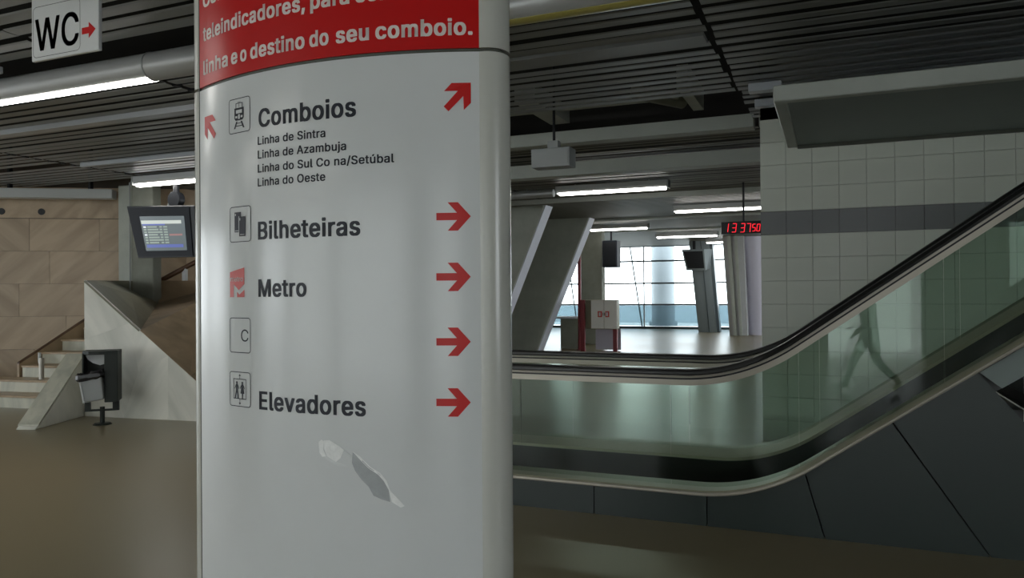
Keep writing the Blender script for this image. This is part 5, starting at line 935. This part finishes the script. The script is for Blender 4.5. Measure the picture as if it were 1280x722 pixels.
# ------------------------------------------------------------------ passer-by behind the camera (mirrored in the escalator glass)
def walker(x, y, h, rz, label):
    k = h/1.75; t = thing('person', label, 'person', (x, y, 0)); Rz = Matrix.Rotation(rz, 3, 'Z'); T = lambda v: Rz @ (Vector(v)*k) + Vector((x, y, 0))
    J = {'pel': ((0, 0, .95), .15, .11), 'bel': ((0, .01, 1.08), .145, .10), 'che': ((0, .02, 1.28), .17, .115), 'nec': ((0, .03, 1.46), .075, .07), 'nk2': ((0, .045, 1.53), .052, .055), 'hd0': ((0, .06, 1.60), .075, .085), 'hd1': ((0, .06, 1.68), .078, .09), 'hd2': ((0, .05, 1.745), .045, .055),
         'hpl': ((-.10, 0, .90), .095, .095), 'knl': ((-.10, .22, .52), .062, .062), 'anl': ((-.10, .36, .10), .042, .045), 'tol': ((-.11, .54, .05), .035, .03),
         'hpr': ((.10, 0, .90), .095, .095), 'knr': ((.10, -.06, .49), .062, .062), 'anr': ((.10, -.40, .17), .042, .045), 'tor': ((.11, -.30, .03), .035, .03),
         'shl': ((-.19, .02, 1.42), .062, .062), 'ell': ((-.24, -.10, 1.14), .046, .046), 'wrl': ((-.24, -.12, .90), .03, .026), 'pal': ((-.235, -.11, .83), .036, .018),
         'shr': ((.19, .02, 1.42), .062, .062), 'elr': ((.24, .06, 1.14), .046, .046), 'wrr': ((.22, .26, .98), .03, .026), 'par': ((.215, .31, .93), .036, .018)}
    E_s = [('pel', 'bel'), ('bel', 'che'), ('che', 'nec'), ('nec', 'nk2'), ('nk2', 'hd0'), ('hd0', 'hd1'), ('hd1', 'hd2'), ('pel', 'hpl'), ('hpl', 'knl'), ('knl', 'anl'), ('anl', 'tol'), ('pel', 'hpr'), ('hpr', 'knr'), ('knr', 'anr'), ('anr', 'tor'), ('che', 'shl'), ('shl', 'ell'), ('ell', 'wrl'), ('wrl', 'pal'), ('che', 'shr'), ('shr', 'elr'), ('elr', 'wrr'), ('wrr', 'par')]
    names = list(J); rad = [(J[n_][1], J[n_][2]) for n_ in names]; pts = [J[n_][0] for n_ in names]; ed = [(names.index(a_), names.index(b_)) for a_, b_ in E_s]
    for sx, pn in ((-1, 'pal'), (1, 'par')):      # five fingers each, rooted in the palm
        p0_ = Vector(J[pn][0]); dn = (Vector(J[pn][0])-Vector(J['wr'+('l' if sx < 0 else 'r')][0])).normalized(); r_i = names.index(pn)
        for q, (off, ln) in enumerate(((-.027, .062), (-.009, .078), (.009, .074), (.026, .058), (-.045, .030))):
            b0 = p0_+Vector((0, off, 0))+dn*(.02 if q < 4 else -.03); m1 = b0+dn*ln*.5; e1 = b0+dn*ln+Vector((-sx*.014, 0, 0))
            i0 = len(pts); pts += [tuple(b0), tuple(m1), tuple(e1)]; rad += [(.009, .009), (.0085, .0085), (.007, .007)]; ed += [(r_i, i0), (i0, i0+1), (i0+1, i0+2)]
    me = bpy.data.meshes.new('b'); me.from_pydata([T(p)-Vector((x, y, 0)) for p in pts], ed, []); me.update()
    ob = bpy.data.objects.new('b', me); COL.objects.link(ob); md = ob.modifiers.new('s', 'SKIN'); md.use_smooth_shade = True
    for i_, sv in enumerate(me.skin_vertices[0].data): f_ = 1.18 if .015 < rad[i_][1] else 1.0; sv.radius = (rad[i_][0]*k*f_, rad[i_][1]*k*f_); sv.use_root = (i_ == 0)
    ss = ob.modifiers.new('u', 'SUBSURF'); ss.levels = 2
    dg = bpy.context.evaluated_depsgraph_get(); dg.update(); bm_ = bpy.data.meshes.new_from_object(ob.evaluated_get(dg)); bpy.data.objects.remove(ob)
    for m_ in ('skin', 'jacket', 'trousers', 'shoe'): bm_.materials.append(M[m_])
    for p in bm_.polygons:
        z = p.center.z/k; c_ = p.center; r_xy = (Rz.inverted() @ Vector(c_))/k
        p.material_index = 3 if z < .09 or (z < .14 and r_xy.y < -.2 and False) else 2 if z < .93 and abs(r_xy.x) < .213 and r_xy.y < .24 else 0 if z > 1.49 or (abs(r_xy.x) > .19 and z < (1.0 if r_xy.y > .15 else .93)) else 1
        p.use_smooth = True
    b_ = bpy.data.objects.new('body', bm_); COL.objects.link(b_); b_.parent = t
    hr = G(); rings = []
    for zz, rx, ry, oy in ((1.60, .078, .05, .015), (1.66, .088, .085, .035), (1.72, .086, .092, .045), (1.765, .06, .07, .05), (1.785, .02, .02, .05)): rings.append([T((rx*math.cos(q*math.pi/9), oy+ry*math.sin(q*math.pi/9), zz)) for q in range(18)])
    hr.loft(rings).mk('hair', 'hair', t, smooth=True)
    G().loft([[T((.012*math.cos(q*math.pi/4), .148+.0*q+dy, z+.012*math.sin(q*math.pi/4))) for q in range(8)] for dy, z in ((-.02, 1.63), (.012, 1.622))]).mk('nose', 'skin', t, smooth=True)
    for sx in (-1, 1):
        G().cyl(T((sx*.03, .135, 1.655)), T((sx*.03, .146, 1.655)), .010*k, n=10).mk('eye', 'shoe', t)
        G().cyl(T((sx*.078, .06, 1.64)), T((sx*.09, .055, 1.645)), .022*k, n=10).mk('ear', 'skin', t, smooth=True)
    G().box(-.022, .022, .135, .143, 1.588, 1.596, R=T).mk('mouth', 'lip', t)
    return t
M['skin'] = mat('skin', (.45, .28, .20), .5); M['jacket'] = mat('jacket', (.03, .035, .045), .8); M['trousers'] = mat('trousers', (.035, .04, .06), .8); M['shoe'] = mat('shoe', (.02, .018, .016), .5); M['hair'] = mat('hair', (.03, .02, .015), .6); M['lip'] = mat('lip', (.35, .12, .10), .5)
walker(.55, -2.45, 1.72, math.radians(75), 'person in dark clothes walking past, mirrored in the green escalator glass')

for o in bpy.data.objects:
    if '_w' in o: del o['_w']
